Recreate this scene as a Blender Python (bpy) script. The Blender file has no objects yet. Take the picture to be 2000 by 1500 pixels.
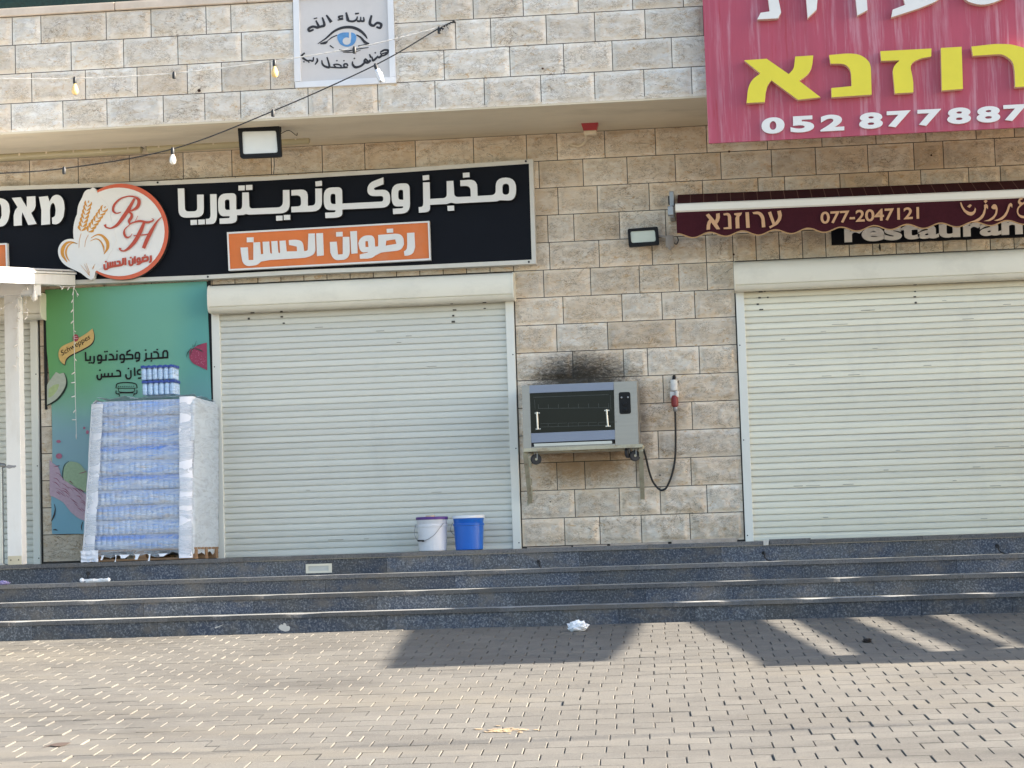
import bpy, bmesh, math, random
from mathutils import Vector, Matrix, noise
from mathutils.geometry import tessellate_polygon
random.seed(7)
sc = bpy.context.scene
COL = sc.collection

# ------------------------------------------------------------------ camera
F = 4200.0
YAW, PITCH, ROLL = -0.10110174647117039, 0.0750844359446738, -0.03201325533412759
CAM = Vector((1.9083326, -19.33573, 0.024569))
_f = Vector((math.sin(YAW)*math.cos(PITCH), math.cos(YAW)*math.cos(PITCH), math.sin(PITCH)))
_r = Vector((math.cos(YAW), -math.sin(YAW), 0.0))
_u = _r.cross(_f)
RT = math.cos(ROLL)*_r + math.sin(ROLL)*_u
UP = -math.sin(ROLL)*_r + math.cos(ROLL)*_u
cd = bpy.data.cameras.new('camera')
cam = bpy.data.objects.new('camera', cd); COL.objects.link(cam)
cd.sensor_fit = 'HORIZONTAL'; cd.sensor_width = 36.0; cd.lens = 36.0*F/2000.0
cd.clip_start = 0.1; cd.clip_end = 1000
m = Matrix((RT, UP, -_f)).transposed().to_4x4(); m.translation = CAM
cam.matrix_world = m
sc.camera = cam

# ------------------------------------------------------------------ sun, sky, exposure
SA, SB = 2.2, 0.03            # a low sun, right of and a hair behind the facade
sunv = Vector((SA, SB, 1.0)).normalized()
w = bpy.data.worlds.new('World'); sc.world = w; w.use_nodes = True
nt = w.node_tree; bg = nt.nodes['Background']
sky = nt.nodes.new('ShaderNodeTexSky'); sky.sky_type = 'NISHITA'; sky.sun_disc = False
sky.sun_elevation = math.asin(sunv.z); sky.sun_rotation = math.atan2(sunv.x, sunv.y)
sky.air_density = 1.0; sky.dust_density = 1.5; sky.ozone_density = 1.0
nt.links.new(sky.outputs[0], bg.inputs[0]); bg.inputs[1].default_value = 0.10
sd = bpy.data.lights.new('sun', 'SUN'); sd.energy = 5.0; sd.angle = math.radians(0.53); sd.color = (1.0, 0.92, 0.80)
so = bpy.data.objects.new('sun', sd); COL.objects.link(so)
so.rotation_euler = (-sunv).to_track_quat('-Z', 'Y').to_euler()
sc.view_settings.view_transform = 'Standard'; sc.view_settings.look = 'None'
sc.view_settings.exposure = 2.1; sc.view_settings.gamma = 1.0
sc.render.resolution_x = 1024; sc.render.resolution_y = 768
sc.cycles.use_denoising = True
sc.cycles.max_bounces = 8; sc.cycles.transparent_max_bounces = 16

# ------------------------------------------------------------------ photo geometry
def ray(px, py):
    return _f + (px-1000)/F*RT - (py-750)/F*UP
def P(px, py, Y=0.0):
    d = ray(px, py); return CAM + d*((Y-CAM.y)/d.y)
YB, ZB, GS = -2.13, -0.62, 0.052
def gz(y): return ZB + GS*(y-YB)
def G(px, py):
    d = ray(px, py)
    t = (ZB + GS*(CAM.y-YB) - CAM.z)/(d.z - GS*d.y)
    return CAM + d*t

# ------------------------------------------------------------------ object helpers
def things(name, label, cat, loc=(0,0,0), group=None):
    o = bpy.data.objects.new(name, None); COL.objects.link(o)
    o.location = loc; o.empty_display_size = 0.1
    o['label'] = label; o['category'] = cat
    if group: o['group'] = group
    return o
def tag(o, label, cat, group=None):
    o['label'] = label; o['category'] = cat
    if group: o['group'] = group
    return o

class MB:
    """collects faces in world coordinates, then links them as ONE mesh"""
    def __init__(s): s.v=[]; s.f=[]; s.m=[]; s.tint=None; s.vt=[]
    def add(s, vs, fs, mi=0, tint=None):
        b=len(s.v); s.v += [tuple(x) for x in vs]
        s.f += [tuple(b+i for i in f) for f in fs]; s.m += [mi]*len(fs)
        s.vt += [tint if tint is not None else (0.5,0.5,0.5)]*len(vs)
        return s
    def box(s, a, b, mi=0, bev=0.0, tint=None):
        x0,y0,z0=[min(a[i],b[i]) for i in range(3)]; x1,y1,z1=[max(a[i],b[i]) for i in range(3)]
        if bev<=0:
            vs=[(x0,y0,z0),(x1,y0,z0),(x1,y1,z0),(x0,y1,z0),(x0,y0,z1),(x1,y0,z1),(x1,y1,z1),(x0,y1,z1)]
            return s.add(vs,[(0,3,2,1),(4,5,6,7),(0,1,5,4),(1,2,6,5),(2,3,7,6),(3,0,4,7)],mi,tint)
        bm=bmesh.new(); bmesh.ops.create_cube(bm,size=1)
        for v in bm.verts:
            v.co=Vector(((x0+x1)/2+v.co.x*(x1-x0),(y0+y1)/2+v.co.y*(y1-y0),(z0+z1)/2+v.co.z*(z1-z0)))
        bev=min(bev,(x1-x0)*.45,(y1-y0)*.45,(z1-z0)*.45)
        bmesh.ops.bevel(bm,geom=list(bm.edges),offset=bev,segments=2,profile=.6,affect='EDGES')
        return s.addbm(bm,mi,tint)
    def addbm(s,bm,mi=0,tint=None):
        bm.verts.index_update()
        vs=[v.co.copy() for v in bm.verts]; fs=[[v.index for v in f.verts] for f in bm.faces]
        s.add(vs,fs,mi,tint); bm.free(); return s
    def quadbar(s, a, b, wx, wy, mi=0, up=(0,0,1)):
        a=Vector(a); b=Vector(b); d=(b-a).normalized(); u=Vector(up)
        if abs(d.dot(u))>.95: u=Vector((0,1,0))
        x=d.cross(u).normalized(); y=x.cross(d).normalized()
        vs=[]
        for p in (a,b):
            for sx,sy in ((-1,-1),(1,-1),(1,1),(-1,1)): vs.append(p+x*(sx*wx/2)+y*(sy*wy/2))
        return s.add(vs,[(0,1,2,3),(7,6,5,4),(0,4,5,1),(1,5,6,2),(2,6,7,3),(3,7,4,0)],mi)
    def tube(s, pts, r, n=8, mi=0, cap=True):
        pts=[Vector(p) for p in pts]; rs=r if isinstance(r,(list,tuple)) else [r]*len(pts)
        ref=None; vs=[]; fs=[]
        for i,p in enumerate(pts):
            d=(pts[min(i+1,len(pts)-1)]-pts[max(i-1,0)]).normalized()
            if ref is None:
                ref=Vector((0,0,1)) if abs(d.z)<.9 else Vector((1,0,0))
            x=(ref-d*ref.dot(d)).normalized(); ref=x; y=d.cross(x)
            for k in range(n):
                t=2*math.pi*k/n; vs.append(p+(x*math.cos(t)+y*math.sin(t))*rs[i])
        for i in range(len(pts)-1):
            for k in range(n):
                fs.append((i*n+k,i*n+(k+1)%n,(i+1)*n+(k+1)%n,(i+1)*n+k))
        if cap:
            fs.append(tuple(range(n-1,-1,-1))); fs.append(tuple((len(pts)-1)*n+k for k in range(n)))
        return s.add(vs,fs,mi)
    def lathe(s, c, prof, n=20, mi=0, axis='z', squash=1.0):
        c=Vector(c); vs=[]; fs=[]
        for r,h in prof:
            for k in range(n):
                t=2*math.pi*k/n
                a,b=r*math.cos(t),r*math.sin(t)
                vs.append(c+(Vector((a,b*squash,h)) if axis=='z' else Vector((a,h,b)) if axis=='y' else Vector((h,a,b))))
        L=len(prof)
        for i in range(L-1):
            for k in range(n):
                fs.append((i*n+k,i*n+(k+1)%n,(i+1)*n+(k+1)%n,(i+1)*n+k))
        fs.append(tuple(range(n-1,-1,-1))); fs.append(tuple((L-1)*n+k for k in range(n)))
        return s.add(vs,fs,mi)
    def sphere(s,c,r,mi=0,sc=(1,1,1),n=10):
        bm=bmesh.new(); bmesh.ops.create_uvsphere(bm,u_segments=n,v_segments=max(6,n//2+2),radius=r)
        for v in bm.verts: v.co=Vector(c)+Vector((v.co.x*sc[0],v.co.y*sc[1],v.co.z*sc[2]))
        return s.addbm(bm,mi)
    def plate(s, loops, dirv, mi=0, ms=None):
        """loops: outer polygon then holes, world points on one plane; dirv: vector from front face to back face"""
        loops=[[Vector(p) for p in l] for l in loops]; dirv=Vector(dirv)
        flat=[p for l in loops for p in l]; n=len(flat)
        tris=tessellate_polygon(loops)
        fr=[]; 
        for t in tris:
            a,b,c=(flat[i] for i in t)
            nn=(b-a).cross(c-a)
            fr.append(tuple(t) if nn.dot(dirv)<0 else tuple(reversed(t)))
        if ms is None: ms=mi
        if dirv.length<1e-7: return s.add(flat,fr,mi)
        b0=len(s.v)
        s.add(flat+[p+dirv for p in flat],fr+[tuple(n+i for i in reversed(t)) for t in fr],mi)
        o=0; side=[]
        for l in loops:
            k=len(l)
            for i in range(k): side.append((b0+o+i,b0+o+(i+1)%k,b0+n+o+(i+1)%k,b0+n+o+i))
            o+=k
        s.f+=side; s.m+=[ms]*len(side)
        return s
    def strip(s, pts, widths, nrm=(0,-1,0), mi=0, dirv=None):
        """flat ribbon along a polyline, as a thin plate"""
        pts=[Vector(p) for p in pts]; nrm=Vector(nrm)
        if not isinstance(widths,(list,tuple)): widths=[widths]*len(pts)
        L=[];R=[]
        for i,p in enumerate(pts):
            d0=(p-pts[i-1]).normalized() if i>0 else None
            d1=(pts[i+1]-p).normalized() if i<len(pts)-1 else None
            if d0 is None: t=d1; k=1
            elif d1 is None: t=d0; k=1
            else:
                t=(d0+d1); t=t.normalized() if t.length>1e-6 else d1
                k=1/max(.5,t.dot(d1))
            x=t.cross(nrm).normalized()*(widths[i]/2*k)
            L.append(p+x); R.append(p-x)
        if dirv is None:
            n=len(pts); return s.add(L+R,[(i,i+1,n+i+1,n+i) for i in range(n-1)],mi)
        dv=Vector(dirv); n=len(pts)
        vs=L+R+[p+dv for p in L]+[p+dv for p in R]; fs=[]
        for i in range(n-1):
            fs+=[(i,i+1,n+i+1,n+i),(2*n+i,3*n+i,3*n+i+1,2*n+i+1),(i,2*n+i,2*n+i+1,i+1),(n+i,n+i+1,3*n+i+1,3*n+i)]
        fs+=[(0,n,3*n,2*n),(n-1,3*n-1,4*n-1,2*n-1)]
        return s.add(vs,fs,mi)
    def grid(s, fn, nu, nv, mi=0, tint=None, wrap=False):
        vs=[fn(i/nu,j/nv) for j in range(nv+1) for i in range(nu+1)]
        fs=[(j*(nu+1)+i,j*(nu+1)+i+1,(j+1)*(nu+1)+i+1,(j+1)*(nu+1)+i) for j in range(nv) for i in range(nu)]
        return s.add(vs,fs,mi,tint)
    def build(s, name, mats, parent=None, smooth=False, label=None, tint=False):
        if not isinstance(mats,(list,tuple)): mats=[mats]
        me=bpy.data.meshes.new(name); me.from_pydata(s.v,[],s.f)
        for mt in mats: me.materials.append(mt)
        me.polygons.foreach_set('material_index', s.m)
        bm=bmesh.new(); bm.from_mesh(me); bmesh.ops.recalc_face_normals(bm,faces=bm.faces[:]) if not getattr(s,'keepn',False) else None
        bm.to_mesh(me); bm.free()
        if tint:
            at=me.color_attributes.new('tint','FLOAT_COLOR','POINT')
            flat=[]; 
            for t in s.vt: flat+= [t[0],t[1],t[2],1.0]
            at.data.foreach_set('color',flat)
        if smooth:
            me.polygons.foreach_set('use_smooth',[x==0 or smooth!='all' for x in s.m])
            if smooth!='all':
                try: me.set_sharp_from_angle(angle=math.radians(38))
                except Exception: pass
        me.update()
        o=bpy.data.objects.new(name,me); COL.objects.link(o)
        if parent is not None:
            o.parent=parent
            if parent.type=='EMPTY': o.location=-parent.location
        if label: o['label']=label
        return o

def rnd(a,b): return a+(b-a)*random.random()
def fil(pts, n=5):
    """px outline with optional corner radii -> plain px outline"""
    out=[]; k=len(pts)
    for i,p in enumerate(pts):
        r=p[2] if len(p)>2 else 0
        q=Vector((p[0],p[1]))
        if r<=0: out.append((q.x,q.y)); continue
        a=Vector(pts[i-1][:2]); b=Vector(pts[(i+1)%k][:2])
        da=(a-q); db=(b-q); ra=min(r,da.length*.49); rb=min(r,db.length*.49)
        s0=q+da.normalized()*ra; s1=q+db.normalized()*rb
        for j in range(n+1):
            t=j/n; e=s0*(1-t)**2*1.0+q*(2*t*(1-t))+s1*t*t
            out.append((e.x,e.y))
    return out
def crop(ox,oy,s):
    return lambda pts: [((p[0]/s+ox),(p[1]/s+oy))+((p[2]/s,) if len(p)>2 else ()) for p in pts]
def glyph(mb, loops, Y, depth, mi=0, ms=None):
    """loops in px (outer, holes); front face at Y"""
    mb.plate([[P(x,y,Y) for x,y in fil(l)] for l in loops],(0,depth,0),mi,ms)
def stroke(mb, pts, wpx, Y, depth=0.002, mi=0):
    k=(Y-CAM.y)/F
    pts=[P(x,y,Y) for x,y in pts]
    ww=[x*k for x in wpx] if isinstance(wpx,(list,tuple)) else wpx*k
    mb.strip(pts,ww,(0,-1,0),mi,(0,depth,0))
def smoothline(pts,n=6):
    out=[]; k=len(pts)
    for i in range(k-1):
        p0=Vector(pts[max(i-1,0)]);p1=Vector(pts[i]);p2=Vector(pts[i+1]);p3=Vector(pts[min(i+2,k-1)])
        for j in range(n):
            t=j/n
            out.append(tuple(.5*((2*p1)+(p2-p0)*t+(2*p0-5*p1+4*p2-p3)*t*t+(3*p1-p0-3*p2+p3)*t**3)))
    out.append(tuple(pts[-1])); return out
def smoothw(ws,n=6):
    out=[]
    for i in range(len(ws)-1):
        for j in range(n): out.append(ws[i]+(ws[i+1]-ws[i])*j/n)
    return out+[ws[-1]]
def text(mb, body, q00, q10, q01, Y, depth=0.003, bold=0.0, mi=0, shear=0.0, ms=None):
    """builtin font text fitted to a px parallelogram (bottom-left, bottom-right, top-left)"""
    cu=bpy.data.curves.new('t','FONT'); cu.body=body; cu.size=1; cu.offset=bold; cu.shear=shear; cu.fill_mode='BOTH'
    cu.extrude=.5; cu.resolution_u=6
    o=bpy.data.objects.new('t',cu); COL.objects.link(o); bpy.context.view_layer.update()
    dg=bpy.context.evaluated_depsgraph_get()
    me=bpy.data.meshes.new_from_object(o.evaluated_get(dg))
    bpy.data.objects.remove(o); bpy.data.curves.remove(cu)
    xs=[v.co.x for v in me.vertices]; ys=[v.co.y for v in me.vertices]
    x0,x1,y0,y1=min(xs),max(xs),min(ys),max(ys)
    vs=[]
    for v in me.vertices:
        u=(v.co.x-x0)/(x1-x0); t=(v.co.y-y0)/(y1-y0)
        px=q00[0]+(q10[0]-q00[0])*u+(q01[0]-q00[0])*t; py=q00[1]+(q10[1]-q00[1])*u+(q01[1]-q00[1])*t
        p=P(px,py,Y); p.y+=depth*(0.5-v.co.z); vs.append(p)
    fs=[tuple(p.vertices) for p in me.polygons]
    mb.add(vs,fs,mi); bpy.data.meshes.remove(me)

# ------------------------------------------------------------------ materials
def mat(name, col, rough=.6, metal=0.0, var=0.12, vscale=6.0, bump=0.0, bscale=60.0, spec=.5, dirt=None, dscale=3.0, damt=.5, stretch=(1,1,1), emit=None):
    mt=bpy.data.materials.new(name); mt.use_nodes=True; N=mt.node_tree.nodes; L=mt.node_tree.links
    b=N['Principled BSDF']; b.inputs['Roughness'].default_value=rough; b.inputs['Metallic'].default_value=metal
    b.inputs['Specular IOR Level'].default_value=spec
    tc=N.new('ShaderNodeTexCoord'); mp=N.new('ShaderNodeMapping'); mp.inputs['Scale'].default_value=stretch
    L.new(tc.outputs['Object'],mp.inputs[0])
    no=N.new('ShaderNodeTexNoise'); no.inputs['Scale'].default_value=vscale; no.inputs['Detail'].default_value=6; no.inputs['Roughness'].default_value=.65
    L.new(mp.outputs[0],no.inputs['Vector'])
    mr=N.new('ShaderNodeMapRange'); mr.inputs[1].default_value=.25; mr.inputs[2].default_value=.75
    mr.inputs[3].default_value=1-var; mr.inputs[4].default_value=1+var; L.new(no.outputs[0],mr.inputs[0])
    mx=N.new('ShaderNodeMix'); mx.data_type='RGBA'; mx.blend_type='MULTIPLY'; mx.inputs[0].default_value=1
    mx.inputs[6].default_value=(*col,1); L.new(mr.outputs[0],mx.inputs[7])
    out=mx.outputs[2]
    if dirt:
        n2=N.new('ShaderNodeTexNoise'); n2.inputs['Scale'].default_value=dscale; n2.inputs['Detail'].default_value=8; n2.inputs['Roughness'].default_value=.7
        L.new(mp.outputs[0],n2.inputs['Vector'])
        r2=N.new('ShaderNodeMapRange'); r2.inputs[1].default_value=.5; r2.inputs[2].default_value=.75; r2.inputs[3].default_value=0; r2.inputs[4].default_value=damt
        L.new(n2.outputs[0],r2.inputs[0])
        m2=N.new('ShaderNodeMix'); m2.data_type='RGBA'; L.new(r2.outputs[0],m2.inputs[0]); L.new(out,m2.inputs[6]); m2.inputs[7].default_value=(*dirt,1); out=m2.outputs[2]
    L.new(out,b.inputs['Base Color'])
    if bump>0:
        n3=N.new('ShaderNodeTexNoise'); n3.inputs['Scale'].default_value=bscale; n3.inputs['Detail'].default_value=5
        L.new(mp.outputs[0],n3.inputs['Vector'])
        bp=N.new('ShaderNodeBump'); bp.inputs['Strength'].default_value=bump; bp.inputs['Distance'].default_value=.01
        L.new(n3.outputs[0],bp.inputs['Height']); L.new(bp.outputs[0],b.inputs['Normal'])
    mt['bsdf']=1
    return mt
def nodes(mt): return mt.node_tree.nodes, mt.node_tree.links, mt.node_tree.nodes['Principled BSDF']
def mixc(N,L,fac,a,b,bt='MIX'):
    x=N.new('ShaderNodeMix'); x.data_type='RGBA'; x.blend_type=bt
    for s,v in ((0,fac),(6,a),(7,b)):
        if isinstance(v,(int,float)): x.inputs[s].default_value=v
        elif isinstance(v,tuple): x.inputs[s].default_value=(*v,1)
        else: L.new(v,x.inputs[s])
    return x.outputs[2]
def maprange(N,L,v,a,b,c,d,smooth=False):
    x=N.new('ShaderNodeMapRange'); x.interpolation_type='SMOOTHSTEP' if smooth else 'LINEAR'
    L.new(v,x.inputs[0])
    for i,k in enumerate((a,b,c,d)): x.inputs[i+1].default_value=k
    return x.outputs[0]
def tex(N,L,kind,vec,scale,detail=6,rough=.6,**kw):
    x=N.new('ShaderNodeTexNoise' if kind=='noise' else 'ShaderNodeTexVoronoi'); x.inputs['Scale'].default_value=scale
    if kind=='noise': x.inputs['Detail'].default_value=detail; x.inputs['Roughness'].default_value=rough; x.inputs['Distortion'].default_value=kw.get('dist',0)
    else: x.feature=kw.get('feature','F1')
    L.new(vec,x.inputs['Vector']); return x.outputs[0]
def objvec(N,L,scale=(1,1,1)):
    tc=N.new('ShaderNodeTexCoord'); mp=N.new('ShaderNodeMapping'); mp.inputs['Scale'].default_value=scale
    L.new(tc.outputs['Object'],mp.inputs[0]); return mp.outputs[0]

def stone_mat(name, base, warm, pale, soot=False):
    """rock-faced limestone: pale body, ochre veins and stains, painted crevice shade, per-block tint"""
    mt=bpy.data.materials.new(name); mt.use_nodes=True; N,L,b=nodes(mt)
    v=objvec(N,L); vs=objvec(N,L,(1,1,2.2))
    at=N.new('ShaderNodeAttribute'); at.attribute_name='tint'
    sep=N.new('ShaderNodeSeparateColor'); L.new(at.outputs['Color'],sep.inputs[0])
    n1=tex(N,L,'noise',vs,7,8,.7,dist=.6)
    c=mixc(N,L,maprange(N,L,n1,.42,.66,0,1,True),base,pale)
    n2=tex(N,L,'noise',vs,13,8,.75,dist=1.4)
    c=mixc(N,L,maprange(N,L,n2,.53,.66,0,.9,True),c,warm)
    ch=N.new('ShaderNodeMix'); ch.data_type='FLOAT'
    n7=tex(N,L,'noise',vs,4.2,5,.6,dist=.7); c=mixc(N,L,maprange(N,L,n7,.50,.68,0,.35,True),c,(.58,.535,.48))
    # per block hue and value
    c=mixc(N,L,maprange(N,L,sep.outputs[1],0,1,0,.4),c,warm)
    val=maprange(N,L,sep.outputs[0],0,1,.86,1.06)
    c=mixc(N,L,1.0,c,val,'MULTIPLY')
    nr=tex(N,L,'noise',vs,22,7,.62,dist=1.6)  # dark wrinkles: crevice dirt plus relief shade painted into the colour
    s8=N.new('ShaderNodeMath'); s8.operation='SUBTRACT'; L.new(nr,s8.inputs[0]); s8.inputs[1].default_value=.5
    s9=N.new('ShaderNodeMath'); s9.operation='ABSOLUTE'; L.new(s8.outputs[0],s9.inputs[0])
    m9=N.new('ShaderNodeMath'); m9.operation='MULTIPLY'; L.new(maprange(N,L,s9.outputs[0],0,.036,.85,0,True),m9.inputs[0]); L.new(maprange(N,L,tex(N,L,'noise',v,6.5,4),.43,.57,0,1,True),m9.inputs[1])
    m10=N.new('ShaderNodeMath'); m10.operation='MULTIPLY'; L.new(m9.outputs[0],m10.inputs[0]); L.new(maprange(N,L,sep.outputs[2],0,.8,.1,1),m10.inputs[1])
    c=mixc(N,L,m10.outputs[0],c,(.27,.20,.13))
    # thin dark cracks
    n3=tex(N,L,'noise',vs,5,10,.62,dist=.8)
    ab=N.new('ShaderNodeMath'); ab.operation='SUBTRACT'; L.new(n3,ab.inputs[0]); ab.inputs[1].default_value=.5
    a2=N.new('ShaderNodeMath'); a2.operation='ABSOLUTE'; L.new(ab.outputs[0],a2.inputs[0])
    n4=tex(N,L,'noise',v,2.2,3)
    mul=N.new('ShaderNodeMath'); mul.operation='MULTIPLY'
    L.new(maprange(N,L,a2.outputs[0],0,.016,.8,0,True),mul.inputs[0]); L.new(maprange(N,L,n4,.45,.62,0,1),mul.inputs[1])
    c=mixc(N,L,mul.outputs[0],c,(.16,.105,.06))
    if soot:
        ps=N.new('ShaderNodeSeparateXYZ'); tc=N.new('ShaderNodeTexCoord'); L.new(tc.outputs['Object'],ps.inputs[0])
        def blob(cx,cz,rx,rz):
            o=[]
            for k,c0,r in (('X',cx,rx),('Z',cz,rz)):
                s_=N.new('ShaderNodeMath'); s_.operation='SUBTRACT'; L.new(ps.outputs[k],s_.inputs[0]); s_.inputs[1].default_value=c0
                d_=N.new('ShaderNodeMath'); d_.operation='DIVIDE'; L.new(s_.outputs[0],d_.inputs[0]); d_.inputs[1].default_value=r
                q=N.new('ShaderNodeMath'); q.operation='POWER'; L.new(d_.outputs[0],q.inputs[0]); q.inputs[1].default_value=2; o.append(q.outputs[0])
            s_=N.new('ShaderNodeMath'); s_.operation='ADD'; L.new(o[0],s_.inputs[0]); L.new(o[1],s_.inputs[1]); return s_.outputs[0]
        nz=tex(N,L,'noise',vs,18,9,.8,dist=1.2)
        for (cx,cz,rx,rz,colr,amt) in SOOT:
            d=blob(cx,cz,rx,rz)
            ad=N.new('ShaderNodeMath'); ad.operation='MULTIPLY_ADD'; L.new(nz,ad.inputs[0]); ad.inputs[1].default_value=2.4; L.new(d,ad.inputs[2])
            c=mixc(N,L,maprange(N,L,ad.outputs[0],1.25,2.35,amt,0,True),c,colr)
    L.new(c,b.inputs['Base Color']); b.inputs['Roughness'].default_value=.88; b.inputs['Specular IOR Level'].default_value=.25
    nb=tex(N,L,'noise',vs,20,9,.66,dist=1.0); nb2=tex(N,L,'noise',vs,34,5,.6,dist=1.5)
    s5=N.new('ShaderNodeMath'); s5.operation='SUBTRACT'; L.new(nb2,s5.inputs[0]); s5.inputs[1].default_value=.5
    s6=N.new('ShaderNodeMath'); s6.operation='ABSOLUTE'; L.new(s5.outputs[0],s6.inputs[0])
    ad=N.new('ShaderNodeMath'); ad.operation='MULTIPLY_ADD'; L.new(s6.outputs[0],ad.inputs[0]); ad.inputs[1].default_value=1.2; L.new(nb,ad.inputs[2])
    bp=N.new('ShaderNodeBump'); bp.inputs['Distance'].default_value=.012; L.new(maprange(N,L,sep.outputs[2],0,1,.12,.9),bp.inputs['Strength'])
    L.new(ad.outputs[0],bp.inputs['Height']); L.new(bp.outputs[0],b.inputs['Normal'])
    return mt

def c_(px,py,Y=0): p=P(px,py,Y); return p
sA=c_(1128,742); sB=c_(1145,905); sC=c_(1250,840)
SOOT=[(sA.x+.02,sA.z-.06,.56,.36,(.03,.025,.02),.95),(sB.x,sB.z+.02,.55,.22,(.27,.16,.07),.75),(sC.x,sC.z,.10,.55,(.20,.16,.13),.6)]
M={}
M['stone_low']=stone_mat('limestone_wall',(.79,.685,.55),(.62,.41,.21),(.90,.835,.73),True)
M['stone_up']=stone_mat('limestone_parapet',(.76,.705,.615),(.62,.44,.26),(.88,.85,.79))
M['mortar']=mat('dark_joint',(.055,.048,.042),.95,var=.3,vscale=20)
M['soffit']=mat('soffit_plaster',(.66,.57,.42),.85,var=.10,vscale=2.5,bump=.2,bscale=25,dirt=(.30,.24,.16),dscale=2.2,damt=.45,stretch=(.35,1,1))
M['coping']=mat('coping_stone',(.62,.52,.42),.7,var=.12,vscale=6,dirt=(.45,.3,.2),dscale=4,damt=.4)
def slat_mat(name,base,dust,amt,seedv):
    mt=bpy.data.materials.new(name); mt.use_nodes=True; N,L,b=nodes(mt)
    at=N.new('ShaderNodeAttribute'); at.attribute_name='tint'; sep=N.new('ShaderNodeSeparateColor'); L.new(at.outputs['Color'],sep.inputs[0])
    c=mixc(N,L,1.0,base,maprange(N,L,sep.outputs[0],0,1,.93,1.05),'MULTIPLY')
    n=tex(N,L,'noise',objvec(N,L,(.55,1,26)),1.7+seedv,7,.75)
    def mul(a,b_):
        m=N.new('ShaderNodeMath'); m.operation='MULTIPLY'; L.new(a,m.inputs[0]); L.new(b_,m.inputs[1]); return m.outputs[0]
    c=mixc(N,L,mul(sep.outputs[1],maprange(N,L,n,.38,.68,amt*.25,amt,True)),c,dust)
    n2=tex(N,L,'noise',objvec(N,L,(1,1,.35)),2.1,7,.7); c=mixc(N,L,maprange(N,L,n2,.52,.78,0,.20,True),c,dust)
    n3=tex(N,L,'noise',objvec(N,L,(3.5,1,22)),4.0,6,.7); c=mixc(N,L,maprange(N,L,n3,.66,.72,0,.5,True),c,(.26,.25,.22))
    L.new(c,b.inputs['Base Color']); b.inputs['Roughness'].default_value=.42
    return mt
M['slat']=mat('cream_slat',(.575,.60,.565),.42,var=.04,vscale=1.2,dirt=(.42,.42,.36),dscale=2.0,damt=.22,stretch=(.5,1,4))
M['slat_right']=mat('cream_slat_dusty',(.67,.66,.565),.45,var=.05,vscale=1.2,dirt=(.36,.35,.29),dscale=5.0,damt=.4,stretch=(.3,1,8))
M['slat']=slat_mat('cream_slat_paint',(.655,.652,.58),(.36,.36,.33),.35,0); M['slat_right']=slat_mat('dusty_cream_slat_paint',(.81,.775,.625),(.30,.30,.30),.75,.7)
M['shbox']=mat('shutter_box_paint',(.78,.735,.61),.4,var=.05,vscale=2,dirt=(.36,.33,.27),dscale=3,damt=.3,stretch=(.6,1,1))
M['guide']=mat('guide_aluminium',(.74,.735,.665),.42,var=.05,vscale=4,dirt=(.4,.38,.33),dscale=4,damt=.25,stretch=(1,1,.3))
M['dark']=mat('dark_gap',(.02,.02,.022),.8)
M['scuff']=mat('black_scuff',(.06,.058,.05),.8)
M['black_sign']=mat('black_composite_panel',(.005,.006,.010),.5,var=.15,vscale=2,spec=.12)
M['sign_frame']=mat('sign_frame_aluminium',(.62,.59,.52),.45,var=.06,vscale=6,dirt=(.4,.35,.28),dscale=5,damt=.3)
M['white_letter']=mat('white_acrylic',(.74,.73,.70),.35,var=.05,vscale=5)
M['letter_side']=mat('dark_letter_return',(.03,.028,.028),.5)
M['orange']=mat('orange_plate',(.68,.165,.025),.45,var=.10,vscale=3,dirt=(.60,.24,.12),dscale=4,damt=.6)
M['logo_white']=mat('logo_white',(.76,.74,.70),.4,var=.03)
M['logo_orange']=mat('logo_orange',(.62,.11,.04),.45,var=.05)
M['logo_gold']=mat('logo_gold',(.60,.26,.025),.45,var=.12,vscale=20)
M['logo_red']=mat('logo_red',(.46,.055,.022),.45,var=.04)
M['pink']=mat('faded_red_panel',(.40,.058,.098),.42,var=.13,vscale=2.2,stretch=(3.5,1,.35))
def streaks(mt):
    N,L,b=nodes(mt); src=b.inputs['Base Color'].links[0].from_socket
    n=tex(N,L,'noise',objvec(N,L,(1,1,.05)),15,6,.7,dist=.2); n2=tex(N,L,'noise',objvec(N,L,(1,1,.6)),1.6,4)
    def mul(a,b_):
        m=N.new('ShaderNodeMath'); m.operation='MULTIPLY'; L.new(a,m.inputs[0]); L.new(b_,m.inputs[1]); return m.outputs[0]
    c=mixc(N,L,mul(maprange(N,L,n,.49,.66,0,.95,True),maprange(N,L,n2,.36,.56,.2,1,True)),src,(.50,.21,.26))
    n3=tex(N,L,'noise',objvec(N,L,(1,1,.05)),26,5,.7); c=mixc(N,L,mul(maprange(N,L,n3,.57,.68,0,.8,True),maprange(N,L,n2,.62,.42,.1,1,True)),c,(.36,.03,.05))
    L.new(c,b.inputs['Base Color'])
streaks(M['pink'])
M['yellow']=mat('yellow_letter',(.72,.62,.035),.4,var=.05,vscale=4)
M['peach']=mat('peach_letter_return',(.72,.52,.36),.5)
M['offwhite_side']=mat('stained_white_return',(.66,.54,.45),.5)
M['maroon']=mat('maroon_canvas',(.050,.010,.015),.9,var=.12,vscale=30,bump=.15,bscale=300,spec=.15)
M['maroon_line']=mat('maroon_pinstripe',(.15,.07,.055),.9)
M['tan_print']=mat('tan_print',(.56,.32,.17),.8,var=.06)
M['tan_braid']=mat('tan_braid',(.40,.24,.11),.9)
M['awning_bar']=mat('awning_bar_white',(.78,.745,.65),.4,var=.03)
M['metal_grey']=mat('grey_metal',(.30,.30,.30),.4,.7,var=.1)
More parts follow.
